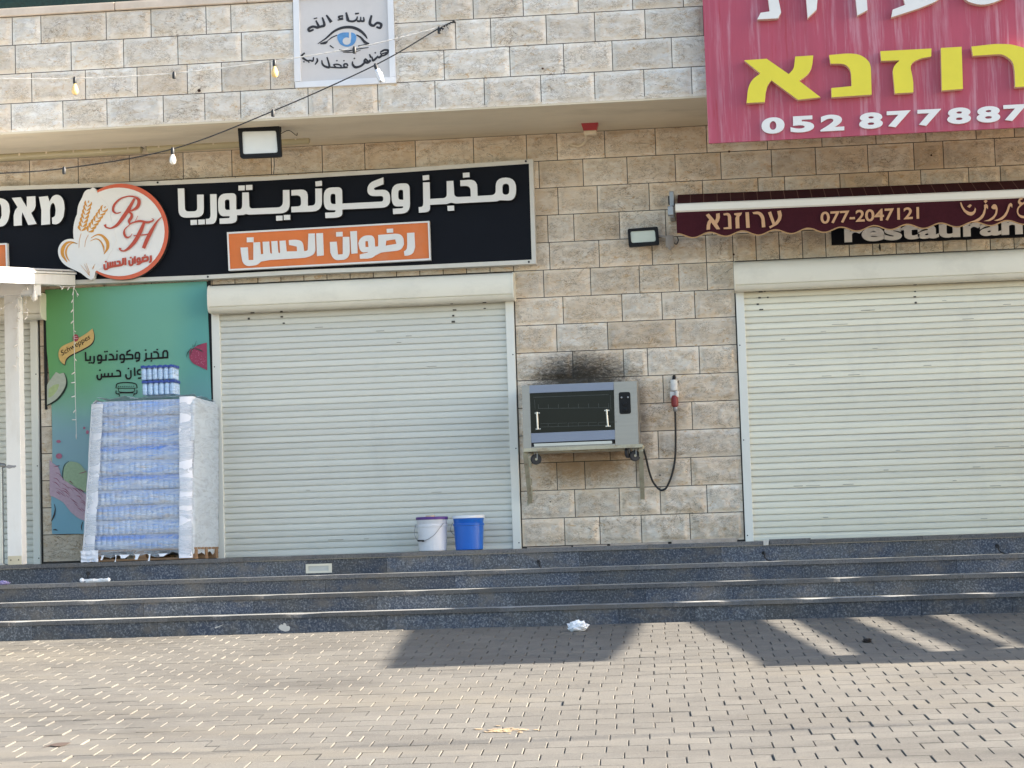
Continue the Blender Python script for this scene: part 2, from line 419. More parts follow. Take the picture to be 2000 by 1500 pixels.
M['black_plastic']=mat('black_plastic',(.010,.010,.011),.5,var=.1,spec=.2)
M['lens']=mat('frosted_lens',(.72,.73,.70),.25,var=.03)
M['lens2']=mat('led_lens',(.62,.66,.55),.3,var=.05)
M['tubelens']=mat('yellowed_light_cover',(.40,.34,.20),.3,var=.08,vscale=4)
M['white_frame']=mat('white_profile',(.74,.745,.76),.4,var=.04,vscale=5)
M['plaque']=mat('plaque_board',(.62,.59,.57),.6,var=.06,vscale=4,dirt=(.48,.44,.42),dscale=4,damt=.35)
M['ink']=mat('black_paint',(.02,.018,.022),.6,var=.3,vscale=30)
M['eye_blue']=mat('blue_paint',(.10,.27,.52),.55,var=.2,vscale=25)
M['alarm_red']=mat('red_plastic',(.36,.02,.025),.3)
M['alarm_beige']=mat('beige_plastic',(.70,.58,.42),.5)
M['cable_black']=mat('black_cable',(.012,.012,.013),.5)
M['cable_white']=mat('silver_wire',(.58,.56,.53),.35,var=.25,vscale=8)
M['bulb']=mat('warm_bulb_glass',(.86,.60,.24),.15,var=.1,vscale=30)
M['bulb_white']=mat('frosted_bulb',(.78,.74,.66),.2)
M['wood']=mat('pallet_wood',(.25,.15,.08),.8,var=.25,vscale=8,stretch=(1,8,8),bump=.2)
M['granite_step']=None
M['blue_bucket']=mat('blue_plastic',(.008,.12,.50),.32,var=.05)
M['white_bucket']=mat('white_plastic',(.68,.68,.70),.35,var=.05,dirt=(.42,.38,.34),dscale=5,damt=.3)
M['purple']=mat('purple_lid',(.09,.03,.20),.4)
M['lid_white']=mat('white_lid',(.75,.77,.80),.4)
M['tin']=mat('tin_lid',(.55,.45,.33),.35,.4,var=.2,vscale=20)
M['steel']=mat('brushed_steel',(.335,.32,.295),.36,.75,var=.08,vscale=4,stretch=(1,1,12),dirt=(.33,.29,.24),dscale=4,damt=.35)
M['steel_blue']=mat('film_steel_strip',(.225,.255,.325),.42,.3,var=.06,vscale=3)
M['oven_glass']=mat('oven_glass',(.006,.008,.008),.12,var=.2,vscale=3,spec=.22)
M['rack']=mat('oven_rack',(.055,.06,.055),.4,.4)
M['chrome']=mat('chrome',(.50,.50,.49),.28,.8)
M['rust_paint']=mat('bracket_paint',(.43,.40,.29),.55,.2,var=.15,vscale=10,dirt=(.20,.10,.04),dscale=9,damt=.9)
M['rubber']=mat('rubber_wheel',(.022,.02,.022),.6)
M['red_plug']=mat('red_plug',(.22,.022,.022),.45,var=.2,vscale=30)
M['pipe_white']=mat('white_pvc',(.66,.64,.60),.5,dirt=(.35,.3,.26),dscale=20,damt=.6)
M['pergola']=mat('white_painted_timber',(.72,.71,.68),.5,var=.05,vscale=5,stretch=(1,1,.4),dirt=(.48,.42,.34),dscale=6,damt=.3)
M['roof_tile']=mat('white_roof_sheet',(.78,.74,.68),.5,var=.08)
M['fairy_bulb']=mat('clear_bulb',(.78,.74,.68),.2)
M['paper']=mat('white_tissue',(.80,.81,.83),.8)
M['netting']=mat('dark_green_net',(.008,.03,.026),.8,var=.5,vscale=40)
M['steplight']=mat('stainless_faceplate',(.62,.58,.48),.4,.3,var=.06)
M['steplens']=mat('step_light_lens',(.46,.46,.42),.5)
M['leaf']=mat('dry_leaf',(.09,.06,.045),.8)
M['debris']=mat('dark_debris',(.02,.015,.014),.9)
M['splat']=mat('dried_plaster_splash',(.52,.50,.46),.9)

# =================================================================== SETTING
def paver_mat():
    mt=bpy.data.materials.new('concrete_paver'); mt.use_nodes=True; N,L,b=nodes(mt)
    v=objvec(N,L)
    at=N.new('ShaderNodeAttribute'); at.attribute_name='tint'; sep=N.new('ShaderNodeSeparateColor'); L.new(at.outputs['Color'],sep.inputs[0])
    c=mixc(N,L,sep.outputs[0],(.130,.121,.108),(.170,.157,.137))
    n=tex(N,L,'noise',v,1.1,6,.65); c=mixc(N,L,maprange(N,L,n,.42,.66,0,.75,True),c,(.108,.098,.086))
    n=tex(N,L,'noise',v,120,4,.8); c=mixc(N,L,maprange(N,L,n,.40,.64,.0,.62),c,(.24,.222,.19))
    n=tex(N,L,'noise',v,150,3,.7); c=mixc(N,L,maprange(N,L,n,.56,.68,.0,.75),c,(.065,.06,.058))
    n=tex(N,L,'noise',objvec(N,L,(.35,1,1)),.9,7,.7,dist=.8); c=mixc(N,L,maprange(N,L,n,.50,.66,0,.5,True),c,(.085,.078,.07)); n=tex(N,L,'noise',objvec(N,L,(.5,1.4,1)),.55,6,.65); c=mixc(N,L,maprange(N,L,n,.50,.68,0,.5,True),c,(.215,.19,.15))
    n=tex(N,L,'noise',v,4.5,8,.72); c=mixc(N,L,maprange(N,L,n,.6,.8,.0,.5,True),c,(.25,.215,.165))
    L.new(c,b.inputs['Base Color']); b.inputs['Roughness'].default_value=.85; b.inputs['Specular IOR Level'].default_value=.2
    nb=tex(N,L,'noise',v,150,4,.7); bp=N.new('ShaderNodeBump'); bp.inputs['Strength'].default_value=.5; bp.inputs['Distance'].default_value=.006
    L.new(nb,bp.inputs['Height']); L.new(bp.outputs[0],b.inputs['Normal']); return mt
M['paver']=paver_mat()
M['sand']=mat('joint_sand',(.16,.135,.11),.95,var=.25,vscale=30)
def granite(name, base, blue, fleck, fl):
    mt=bpy.data.materials.new(name); mt.use_nodes=True; N,L,b=nodes(mt); v=objvec(N,L)
    at=N.new('ShaderNodeAttribute'); at.attribute_name='tint'; sep=N.new('ShaderNodeSeparateColor'); L.new(at.outputs['Color'],sep.inputs[0])
    n=tex(N,L,'noise',v,2.4,6,.6); c=mixc(N,L,maprange(N,L,n,.35,.65,0,1,True),base,blue)
    n=tex(N,L,'noise',v,66,6,.75,dist=.3); c=mixc(N,L,maprange(N,L,n,.46,.68,0,fl,True),c,fleck)
    n=tex(N,L,'noise',v,90,5,.7); c=mixc(N,L,maprange(N,L,n,.53,.66,0,.75,True),c,(.014,.018,.028))
    n=tex(N,L,'noise',objvec(N,L,(1,1,1.6)),3.2,8,.72); c=mixc(N,L,maprange(N,L,n,.48,.66,0,.75,True),c,(.135,.12,.105))
    c=mixc(N,L,1.0,c,maprange(N,L,sep.outputs[0],0,1,.72,1.25),'MULTIPLY')
    L.new(c,b.inputs['Base Color']); b.inputs['Roughness'].default_value=.55; b.inputs['Specular IOR Level'].default_value=.4
    nb=tex(N,L,'noise',v,70,5,.7); bp=N.new('ShaderNodeBump'); bp.inputs['Strength'].default_value=.35; bp.inputs['Distance'].default_value=.004
    L.new(nb,bp.inputs['Height']); L.new(bp.outputs[0],b.inputs['Normal']); return mt
M['riser']=granite('dark_granite',(.058,.062,.068),(.034,.046,.074),(.27,.28,.295),.85)
M['nosing']=granite('worn_step_edge',(.13,.125,.12),(.09,.092,.10),(.24,.23,.22),.5)
M['tread']=granite('worn_tread',(.46,.45,.43),(.34,.34,.335),(.60,.59,.57),.6)

# ground sheet and paving
mb=MB()
mb.add([(-60,-60,gz(-60)-.010),(60,-60,gz(-60)-.010),(60,-1.0,gz(-1.0)-.010),(-60,-1.0,gz(-1.0)-.010)],[(0,1,2,3)])
o=mb.build('ground',M['sand']); o['kind']='structure'
mb=MB()
TH=math.radians(2.5); ct,st=math.cos(TH),math.sin(TH); S=.2
rowoff=0.0
for j in range(-54,2):
    y0=YB+.35+j*S
    rowoff+=.1+rnd(-.012,.012)
    if j%11==0: rowoff+=rnd(-.03,.03)
    # visible width at this depth
    dist=abs(CAM.y-y0); half=.245*dist+1.6
    n0=int((-half)/S)-2; n1=int((half)/S)+2
    for i in range(n0,n1):
        cx0=1.25*0+i*S+(rowoff%S)
        gx=.055+0.0; 
        x0=cx0+.0026+rnd(-.0014,.0014); x1=cx0+S-.0026+rnd(-.0014,.0014); ya=y0+.0014; yb=y0+S-.0014
        c=.0026; dz=random.gauss(0,.0013)+.004*noise.noise(Vector((i*.11,j*.11,3))); tl=rnd(-.0014,.0014)
        vs=[]
        for (ix,iy,h) in ((x0,ya,-.03),(x1,ya,-.03),(x1,yb,-.03),(x0,yb,-.03),(x0,ya,-.004),(x1,ya,-.004),(x1,yb,-.004),(x0,yb,-.004),(x0+c,ya+.002,0),(x1-c,ya+.002,0),(x1-c,yb-.002,0),(x0+c,yb-.002,0)):
            X=ct*ix-st*(iy-YB)+.3; Yy=YB+st*ix+ct*(iy-YB)
            vs.append((X,Yy,gz(Yy)+h+dz+tl*(1 if ix>cx0+.1 else -1)))
        fs=[(8,9,10,11)]
        for a in (0,4):
            for k in range(4): fs.append((a+k,a+(k+1)%4,a+4+(k+1)%4,a+4+k))
        t=random.random(); mb.add(vs,fs,0,(t,random.random(),.5))
mb.keepn=False
o=mb.build('paving',M['paver'],tint=True); o['kind']='structure'

# steps
STEPZ=[(-1.25,-.004),(-1.55,-.170),(-1.85,-.316),(-2.15,-.466)]    # (front edge, top height)
XL,XR=-9.0,9.0
stp=things('stone_steps','long flight of dark speckled granite steps running below the shuttered shopfronts','steps',(0,-1.8,-.62))
below=[-.170,-.316,-.466,None]
for i,(yf,zt) in enumerate(STEPZ):
    zb_=below[i]
    # riser tiles
    mb=MB(); x=XL
    ry=yf+.02
    while x<XR:
        wd=rnd(.55,1.25); x1=min(XR,x+wd)
        bot=(zb_+.0005) if zb_ is not None else gz(ry)-.06
        mb.box((x+.0012,ry+rnd(-.0012,.0012),bot),(x1-.0012,ry+.04,zt-.034),0,0,(random.random(),random.random(),.5)); x=x1
    mb.box((XL,ry+.012,(zb_ if zb_ is not None else gz(ry)-.06)),(XR,ry+.05,zt-.035),1)
    mb.build('riser',[M['riser'],M['dark']],stp,tint=True)
    mb=MB(); x=XL+rnd(0,.5); back=(STEPZ[i-1][0]+.02) if i>0 else .3
    th=.033
    while x<XR:
        wd=rnd(.9,1.9); x1=min(XR,x+wd); jy=rnd(-.004,.004); jz=rnd(-.0015,.0015)
        # slab with chipped, slightly wavering front edge
        n=max(4,int((x1-x)/.05)); top=[];bot=[]
        for k in range(n+1):
            xx=x+.001+(x1-x-.002)*k/n
            ch=max(0,noise.noise(Vector((xx*4,yf*3,1)))-.28)*.030
            ch2=.003*noise.noise(Vector((xx*13,yf*5,7)))
            top.append((xx,yf+jy+ch+ch2,zt+jz-ch*.4)); bot.append((xx,yf+jy+ch*.5+ch2+.002,zt+jz-th))
        m_=len(top); vs=top+bot+[(p[0],back,zt+jz) for p in top]
        t=(random.random(),random.random(),.5)
        mb.add(vs,[(k,k+1,m_+k+1,m_+k) for k in range(n)],0,t)
        mb.add(vs,[(k,2*m_+k,2*m_+k+1,k+1) for k in range(n)],1,t)
        mb.add([top[0],bot[0],(top[0][0],back,zt-th),(top[0][0],back,zt)],[(0,1,2,3)],0,t)
        mb.add([top[-1],bot[-1],(top[-1][0],back,zt-th),(top[-1][0],back,zt)],[(0,1,2,3)],0,t)
        mb.add([bot[0],bot[-1],(bot[-1][0],yf+.06,zt-th),(bot[0][0],yf+.06,zt-th)],[(0,1,2,3)],0,t)
        x=x1
    mb.build('tread' if i else 'landing_slab',[M['nosing'],M['tread']],stp,tint=True)

# =================================================================== BUILDING
bld=things('shop_building','pale stone shop building with rock faced blocks and an overhanging parapet','building',(0,0,0))
def XP(px,z,Y=0.0):
    y=750.0
    for _ in range(4):
        p=P(px,y,Y); y+=(p.z-z)/((CAM-p).length)*F
    return P(px,y,Y).x
Z0=.012
def rz(k): return Z0+.25*k
def block(mb,x0,x1,z0,z1,Y,bul,seed):
    """one rock-faced block: smooth drafted margin, chiselled swelling inside"""
    w_,h_=x1-x0,z1-z0
    st_=.0165 if -5.6<(x0+x1)/2<5.2 else .06
    nx=max(5,int(w_/st_)); nz=max(5,int(h_/st_)); sx=seed*7.13
    amp=bul*rnd(.75,1.2)
    ox,oz=rnd(0,50),rnd(0,50); tx,tz=rnd(-.3,.3),rnd(-.3,.3)
    vs=[]; es=[]
    for j in range(nz+1):
        for i in range(nx+1):
            u,v=i/nx*w_,j/nz*h_
            q=Vector((ox+u,oz+v,sx))
            e=min(u,w_-u,v,h_-v)-.010+.008*noise.noise(q*14)
            s=max(0,min(1,e/.030)); s=s*s*(3-2*s)
            wx=q.x+.03*noise.noise(q*9); wz=q.y+.03*noise.noise(q*9+Vector((9,0,0)))
            n=noise.noise(Vector((wx*5,wz*8,sx)))
            r1=1-2*abs(noise.noise(Vector((wx*8,wz*15,sx+4))))
            r2=1-2*abs(noise.noise(Vector((wx*19,wz*30,sx+8))))
            d=s*amp*(.40+.42*n+.42*r1+.26*r2+tx*(u/w_-.5)+tz*(v/h_-.5))
            vs.append((x0+u,Y-max(-.002,d),z0+v)); es.append(s)
    W=nx+1
    fs=[(j*W+i,j*W+i+1,(j+1)*W+i+1,(j+1)*W+i) for j in range(nz) for i in range(nx)]
    t=(min(1,max(0,random.gauss(.55,.22))),max(0,min(1,random.gauss(.35,.25))))
    b0=len(mb.v); mb.add(vs,fs,0)
    for k,e in enumerate(es): mb.vt[b0+k]=(t[0],t[1],e)
    D=.03
    ring=[(x0,z0),(x1,z0),(x1,z1),(x0,z1)]
    vs2=[(x,Y,z) for x,z in ring]+[(x,Y+D,z) for x,z in ring]
    mb.add(vs2,[(k,(k+1)%4,4+(k+1)%4,4+k) for k in range(4)],1,(0,0,0))
def fill(xs,x0,x1,lo=.30,hi=.52):
    """joint positions from x0 to x1, random where none are given"""
    xs=sorted(xs); out=[x0]
    def run(a,b):
        r=[];x=a
        while True:
            wd=rnd(lo,hi)
            if x+wd>b-.16: break
            x+=wd; r.append(x)
        return r
    if not xs: return [x0]+run(x0,x1)+[x1]
    out+=run(x0,xs[0]); 
    for i,x in enumerate(xs):
        out.append(x)
    out+=run(xs[-1],x1)+[x1]
    return out
OPL=(XP(418.5,1.6),XP(1009.5,1.6)); OPR=(XP(1442,1.4),XP(1442,1.4)+2.9); OPF=(-7.6,XP(80,1.4))
OPEN=[OPF,OPL,OPR]
JO={14:[58,153,253,358,453,530,629.5,712.5,811.5,925,1028.5,1088,1181,1280,1380,1498,1604.5,1710,1807.5,1905.5],
 13:[960,1053,1139,1225,1319,1408,1507,1593,1695,1785,1842.5,1943],
 12:[1090,1167,1268,1372.5,1481,1533,1641,1736,1799,1892.5,1954.5],
 11:[1070,1121,1210,1300,1390,1500,1600,1700,1800,1900],
 10:[], 9:[1062,1153.6,1249,1326,1381], 8:[1100,1215,1293,1357],7:[1087.5,1187,1320],6:[1119,1218,1265,1366],5:[1150,1295.5],4:[1130,1230,1352],
 3:[1120,1191,1286],2:[1088,1142.5,1243,1350],1:[1123,1210,1290,1381],0:[1103,1172,1253,1348]}
mb=MB(); WX0,WX1=-8.5,8.2
for k in range(15):
    z0,z1=rz(k),rz(k+1); zc=(z0+z1)/2
    if k==14: z1=3.762
    js=[XP(p,zc) for p in JO[k]]
    if k==10:
        js=[x for x in fill([],OPL[1],OPR[0],.33,.5)][1:-1]
        for a,b in OPEN:
            n=int(round((b-a)/.213)); js+= [a+(b-a)*i/n for i in range(n+1)]
        js=sorted(js)
        js=fill([],WX0,OPF[0])[1:-1]+js
        js+=[(OPF[1]+OPL[0])/2-.2,(OPF[1]+OPL[0])/2+.25]
        js=sorted(js)
    edges=fill(js,WX0,WX1)
    if k<10: edges=[x for x in edges if not OPL[1]<x<OPR[0] or any(abs(x-y)<1e-6 for y in js)]
    if k<10:
        segs=[]; cur=WX0
        for a,b in OPEN: segs.append((cur,a)); cur=b
        segs.append((cur,WX1))
    else: segs=[(WX0,WX1)]
    for a,b in segs:
        loc=[x for x in edges if a+.07<x<b-.07]
        loc=[a]+loc+[b]
        if len(loc)==2 and b-a>.7 and not (a==OPL[1]): loc=fill([],a,b)
        for x0,x1 in zip(loc[:-1],loc[1:]):
            if x1-x0<.02: continue
            block(mb,x0+.0036,x1-.0036,z0+.0036,z1-.0036,-.002,(.010 if k<10 and OPF[1]-.05<x0<OPL[0] else .034),k*31+x0*3)
mb.box((WX0,.004,-.02),(WX1,.30,3.80),1)
# narrow grout strip where the pier meets the landing
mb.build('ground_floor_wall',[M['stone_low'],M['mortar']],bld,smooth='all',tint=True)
mb=MB()
x=XP(1055,0.0)
for a,b,hh in ((1030,1116,.006),(1120,1186,.010),(1192,1305,.014),(1312,1440,.030)):
    xa,xb=XP(a,0),XP(b,0); mb.box((xa,-.035,-.003),(xb,-.003,hh),0,.003)
mb.build('skirting_mortar',mat('skirting_mortar',(.42,.35,.29),.9,var=.25,vscale=15),bld)

YU=-1.25
ZU=[P(0,y,YU).z for y in (259.7,203.7,146,90,35)]
JU=[[22,123,209,319,400,470,602,650,738,850,946,1056.5,1161.5,1258,1351],
 [62,167,268,366,433,528,572,867.5,996,1101,1196,1312],
 [30,139,241.5,347.5,472,572,890,958.5,1067,1161.5,1260],
 [80,207.5,295,402.5,451,572,772,851,924,1021.5,1129,1235,1334]]
PLX=(XP(574,4.4,YU),XP(771,4.4,YU))
mb=MB()
for r in range(4):
    z0,z1=ZU[r],ZU[r+1]; zc=(z0+z1)/2
    js=[XP(p,zc,YU) for p in JU[r]]
    edges=fill(js,WX0,WX1)
    segs=[(WX0,WX1)] if r==0 else [(WX0,PLX[0]),(PLX[1],WX1)]
    for a,b in segs:
        loc=[a]+[x for x in edges if a+.05<x<b-.05]+[b]
        for x0,x1 in zip(loc[:-1],loc[1:]):
            block(mb,x0+.0033,x1-.0033,z0+.0033,z1-.0033,YU,.021,r*17+x0*5+900)
mb.box((WX0,YU+.005,3.80),(WX1,-.95,ZU[4]-.01),1)
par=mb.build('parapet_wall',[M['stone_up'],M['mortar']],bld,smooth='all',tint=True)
mb=MB(); x=WX0
while x<WX1:
    x1=x+rnd(1.1,1.5); mb.box((x+.002,YU-.035,ZU[4]+.004),(x1-.002,-.90,ZU[4]+.075),0,.008); x=x1
mb.build('coping',M['coping'],par)
mb=MB(); mb.box((WX0,YU+.002,3.763),(19,.012,3.798)); mb.box((WX0,.012,3.80),(19,4,3.95)); mb.box((WX1,YU+.002,3.80),(19,-.9,4.9)); mb.box((WX1,.0,-.6),(19,.3,3.76))
mb.build('soffit',M['soffit'],bld)

# roller shutters
def shutter(x0,x1,ztop,zbot,gw,boxz,boxx,slatm,seed,label):
    """curtain (part) with box and guide rails (sub-parts)"""
    pitch=.0572; mb=MB(); n=int((ztop-zbot)/pitch)+1
    prof=[(0,.0),(.05,-.0075),(.30,-.0115),(.62,-.0105),(.86,-.0075),(.905,-.0015),(.95,.003),(1.0,.001)]
    rs=random.Random(seed)
    for i in range(n):
        zb_=zbot+.002+i*pitch; dy=rs.uniform(-.0012,.0012)
        L=[];R=[]
        for t,y in prof:
            z=zb_+t*pitch
            if z>ztop+.2: continue
            L.append((x0,-.004+y+dy,z)); R.append((x1,-.004+y+dy+rs.uniform(-.0003,.0003),z))
        k=len(L)
        t=(rs.random(),rs.random(),.5)
        b_i=len(mb.v); mb.add(L+R,[(a,k+a,k+a+1,a+1) for a in range(k-1)],0,t)
        for q in range(len(L)): 
            g_=(0,0,.05,.25,.8,1,1,1)[min(q,7)]
            mb.vt[b_i+q]=(t[0],g_,.5); mb.vt[b_i+k+q]=(t[0],g_,.5)
    mb.box((x0,-.022,zbot-.001),(x1,.004,zbot+.03),0,.003)
    # scuffs near the top where the curtain rubs
    for cxf in SC[seed]:
        for q in range(rs.randint(2,4)):
            xx=x0+(x1-x0)*cxf+rs.uniform(-.02,.02); zz=ztop-.05-.055*q-rs.uniform(0,.01)
            w_=rs.uniform(.014,.036); hh=rs.uniform(.008,.020)
            mb.box((xx-w_/2,-.0168,zz),(xx+w_/2,-.010,zz+hh),1)
    for q in range(SN[seed]):
        xx=rs.uniform(x0+.1,x1-.3); i=rs.randint(2,n-4); zz=zbot+.002+i*pitch+.15*pitch; w_=rs.uniform(.03,.14)
        mb.box((xx,-.0166,zz+.004),(xx+w_,-.012,zz+.004+rs.uniform(.003,.006)),2)
    cur=mb.build('roller_shutter',[slatm,M['scuff'],M['scuff_soft']],bld,smooth=True,label=label,tint=True)
    z1,z0=boxz; a,b=boxx
    dep=.22; h=z1-z0
    prof=[(-.0,z1),(-.150,z1),(-.185,z1-.012),(-.207,z1-.04),(-.215,z1-.09),(-.213,z0+.075),(-.205,z0+.050),(-.190,z0+.047),(-.190,z0+.043),(-.205,z0+.040),(-.190,z0+.012),(-.165,z0),(-.05,z0),(-.05,z0+.05),(0,z0+.05)]
    mb=MB(); k=len(prof); xs=[a+.012,b-.012]
    vs=[(xs[0],y,z) for y,z in prof]+[(xs[1],y,z) for y,z in prof]
    mb.add(vs,[(i,i+1,k+i+1,k+i) for i in range(k-1)])
    for xa,xb in ((a,a+.013),(b-.013,b)):
        pr=[(0,z1+.004),(-.155,z1+.004),(-.19,z1-.008),(-.212,z1-.038),(-.221,z1-.09),(-.219,z0+.07),(-.207,z0+.03),(-.195,z0+.008),(-.168,z0-.004),(0,z0-.004)]
        mb.plate([[(xa,y,z) for y,z in pr]],(xb-xa,0,0))
    mb.build('shutter_box',M['shbox'],cur,smooth=True)
    for xa,xb in ((x0-gw,x0+.006),(x1-.006,x1+gw)):
        mb=MB(); mb.box((xa,-.040,zbot-.004),(xb,-.001,z0+.02),0,.004)
        xc=(xa+xb)/2
        for zz in (zbot+.05,zbot+.9,zbot+1.75):
            mb.lathe((xc+(-.018 if xa<x0 else .018),-.0395,zz),[(.006,0),(.006,-.002),(.001,-.003)],8,1,'y')
        mb.build('guide_rail',[M['guide'],M['dark']],cur)
    return cur
M['scuff_soft']=mat('grey_scuff',(.30,.29,.25),.7)
SC={1:[.11,.22,.82,.925],2:[.05,.075,.55],3:[.4]}; SN={1:9,2:26,3:2}
lx0,lx1=XP(432,1.6),XP(993,1.6)
bzL=((P(700,544.5,-.2).z),P(700,597,-.2).z)
shutter(lx0,lx1,bzL[1]+.05,.0,.070,bzL,(P(405.5,585,-.2).x,P(1003,556,-.2).x),M['slat'],1,'cream roller shutter behind the two buckets')
rx0=XP(1457,1.6)
bzR=((P(1700,498.5,-.2).z),P(1700,555.5,-.2).z)
shutter(rx0,rx0+2.78,bzR[1]+.05,.0,.068,bzR,(P(1433.5,540,-.2).x,P(1433.5,540,-.2).x+3.0),M['slat_right'],2,'dusty cream roller shutter under the maroon awning')
fx1=XP(64,1.6)
bzF=((P(70,572,-.2).z),P(70,622,-.2).z)
shutter(-7.4,fx1,bzF[1]+.05,.0,.062,bzF,(-7.5,P(80,600,-.2).x),M['slat'],3,'cream roller shutter behind the white pergola post')
exec_next=True

# =================================================================== BAKERY SIGN
YS=-.14; YSF=-.14
sg=things('bakery_sign','long black sign with raised white lettering, orange name plate and round wheat logo','sign',P(520,440,YS))
def pts(l,Y): return [P(x,y,Y) for x,y in l]
top=[(-70,367.5),(0,364),(300,354),(520,344.5),(780,329),(1041,311)]
bot=[(1047,515),(800,526.5),(600,534.5),(403,545),(145,555),(-70,563)]
def inset(l,d): return l
mb=MB()
ti=[(x,y+8) for x,y in top]; bi=[(x,y-8) for x,y in bot]
ti[-1]=(1033,319.5); bi[0]=(1038.5,507)
mb.plate([pts(ti,YS+.008)+pts(bi,YS+.008)],(0,.10,0)); mb.build('panel',M['black_sign'],sg)
mb=MB()
mb.plate([pts(top,YS)+pts(list(reversed(ti)),YS)],(0,.11,0))
mb.plate([pts(bot,YS)+pts(list(reversed(bi)),YS)],(0,.11,0))
mb.plate([pts([top[-1],bot[0],bi[0],ti[-1]],YS-.001)],(0,.11,0))
for x,y in ((1027,315),(1033,511.5),(406,540.5),(308,356.5)):
    p=P(x,y,YS); mb.lathe(p,[(.010,-.001),(.010,-.004),(.004,-.006)],8,1,'y')
mb.build('frame',[M['sign_frame'],M['dark']],sg)
A=crop(340,330,8); B=crop(570,330,8); Cc=crop(790,330,8)
BAK=[
 [A([(57,305),(160,303),(170,665,60),(362,660,55),(358,402),(462,400),(467,752,120),(72,764,120)])],
 [A([(255,798),(358,794),(360,870),(258,876)])],[A([(376,792),(480,788),(483,864),(380,870)])],
 [A([(562,394),(664,392),(674,856,160),(498,864),(495,780),(570,776,70)])],
 [A([(686,388,130),(970,376,70),(972,634),(1064,630,70),(1064,368),(1167,366),(1178,618,50),(1700,598,90),(1700,330),(1802,328),(1810,688,150),(1165,714),(1125,702),(1080,718),(984,722),(980,850,130),(712,858),(710,774),(868,766,20),(866,736),(690,740,140)]),
  A([(792,476,55),(864,478,25),(870,638),(796,642,50)])],
 [A([(1005,260),(1105,256),(1105,334),(1005,338)])],[A([(1122,252),(1222,248),(1224,326),(1122,330)])],
 [A([(1592,732),(1694,728),(1696,804),(1594,808)])],[A([(1712,720),(1814,716),(1816,794),(1714,798)])],
 [B([(-8,330),(248,316,110),(250,576),(368,568,60),(366,306),(470,304),(472,660,150),(-8,678),(-10,590),(145,582,50),(140,408,70),(-8,416)])],
 [B([(366,196),(468,184),(472,262),(370,274)])],
 [B([(498,292,130),(784,284,70),(790,540),(1430,508,40),(1428,420,40),(1180,428,140),(1180,225,120),(1430,130),(1434,238),(1280,297,30),(1290,330,30),(1535,320,150),(1538,600,130),(790,634),(786,758,130),(524,768),(520,684),(682,676,40),(680,644),(500,642,140)]),
  B([(602,388,60),(680,390,25),(684,548),(606,546,60)])],
 [B([(1555,232,150),(1838,222,80),(1850,690,150),(1582,706),(1578,622),(1740,612,40),(1738,582),(1560,590,150)]),
  B([(1660,326,60),(1738,326,25),(1742,482),(1664,480,50)])],
 [Cc([(288,210),(394,206),(400,468),(662,452,60),(658,190),(764,184),(780,440,60),(1036,430),(1030,262,80),(874,268),(870,178),(1135,160,150),(1142,422),(1425,405,70),(1425,135,170),(1745,135,180),(1745,498,200),(1490,488),(1440,506),(800,540),(726,526),(660,548),(400,560),(398,672,150),(226,684),(220,596),(294,590,60)]),
  Cc([(1530,230,60),(1636,230,60),(1636,402,60),(1530,402,60)])],
 [Cc([(282,104),(384,92),(388,168),(288,180)])],[Cc([(910,62),(1014,54),(1018,128),(914,136)])],[Cc([(670,576),(774,572),(778,650),(674,656)])]]
mb=MB()
for g in BAK: glyph(mb,g,YS-.045,.051,0,1)
mb.build('arabic_lettering',[M['white_letter'],M['letter_side']],sg)
H5=crop(0,360,7.893)
mb=MB()
for g in ([H5([(600,195),(735,180),(765,265),(800,190,60),(862,156,60),(935,172,50),(985,250,60),(997,375),(980,500),(930,590,50),(862,620,30),(805,608),(800,515),(850,490,30),(858,400),(845,310,40),(815,280,20),(780,320,30),(770,400),(772,615),(635,628),(638,400)])],
          [H5([(182,210),(320,198),(412,350),(412,190),(545,182),(550,330),(530,395,30),(480,440),(565,610),(435,628),(345,430),(335,500),(338,632),(212,642),(210,480),(230,400,30),(270,352)])],
          [H5([(-150,205),(60,215,90),(140,290,60),(152,420),(130,560,60),(60,650,60),(-150,655),(-150,560),(0,555,40),(25,480),(20,330,60),(-10,290,20),(-150,290)])]):
    glyph(mb,g,YS-.045,.051,0,1)
mb.build('hebrew_lettering',[M['white_letter'],M['letter_side']],sg)
D_=crop(440,430,9.524); E_=crop(640,430,9.524)
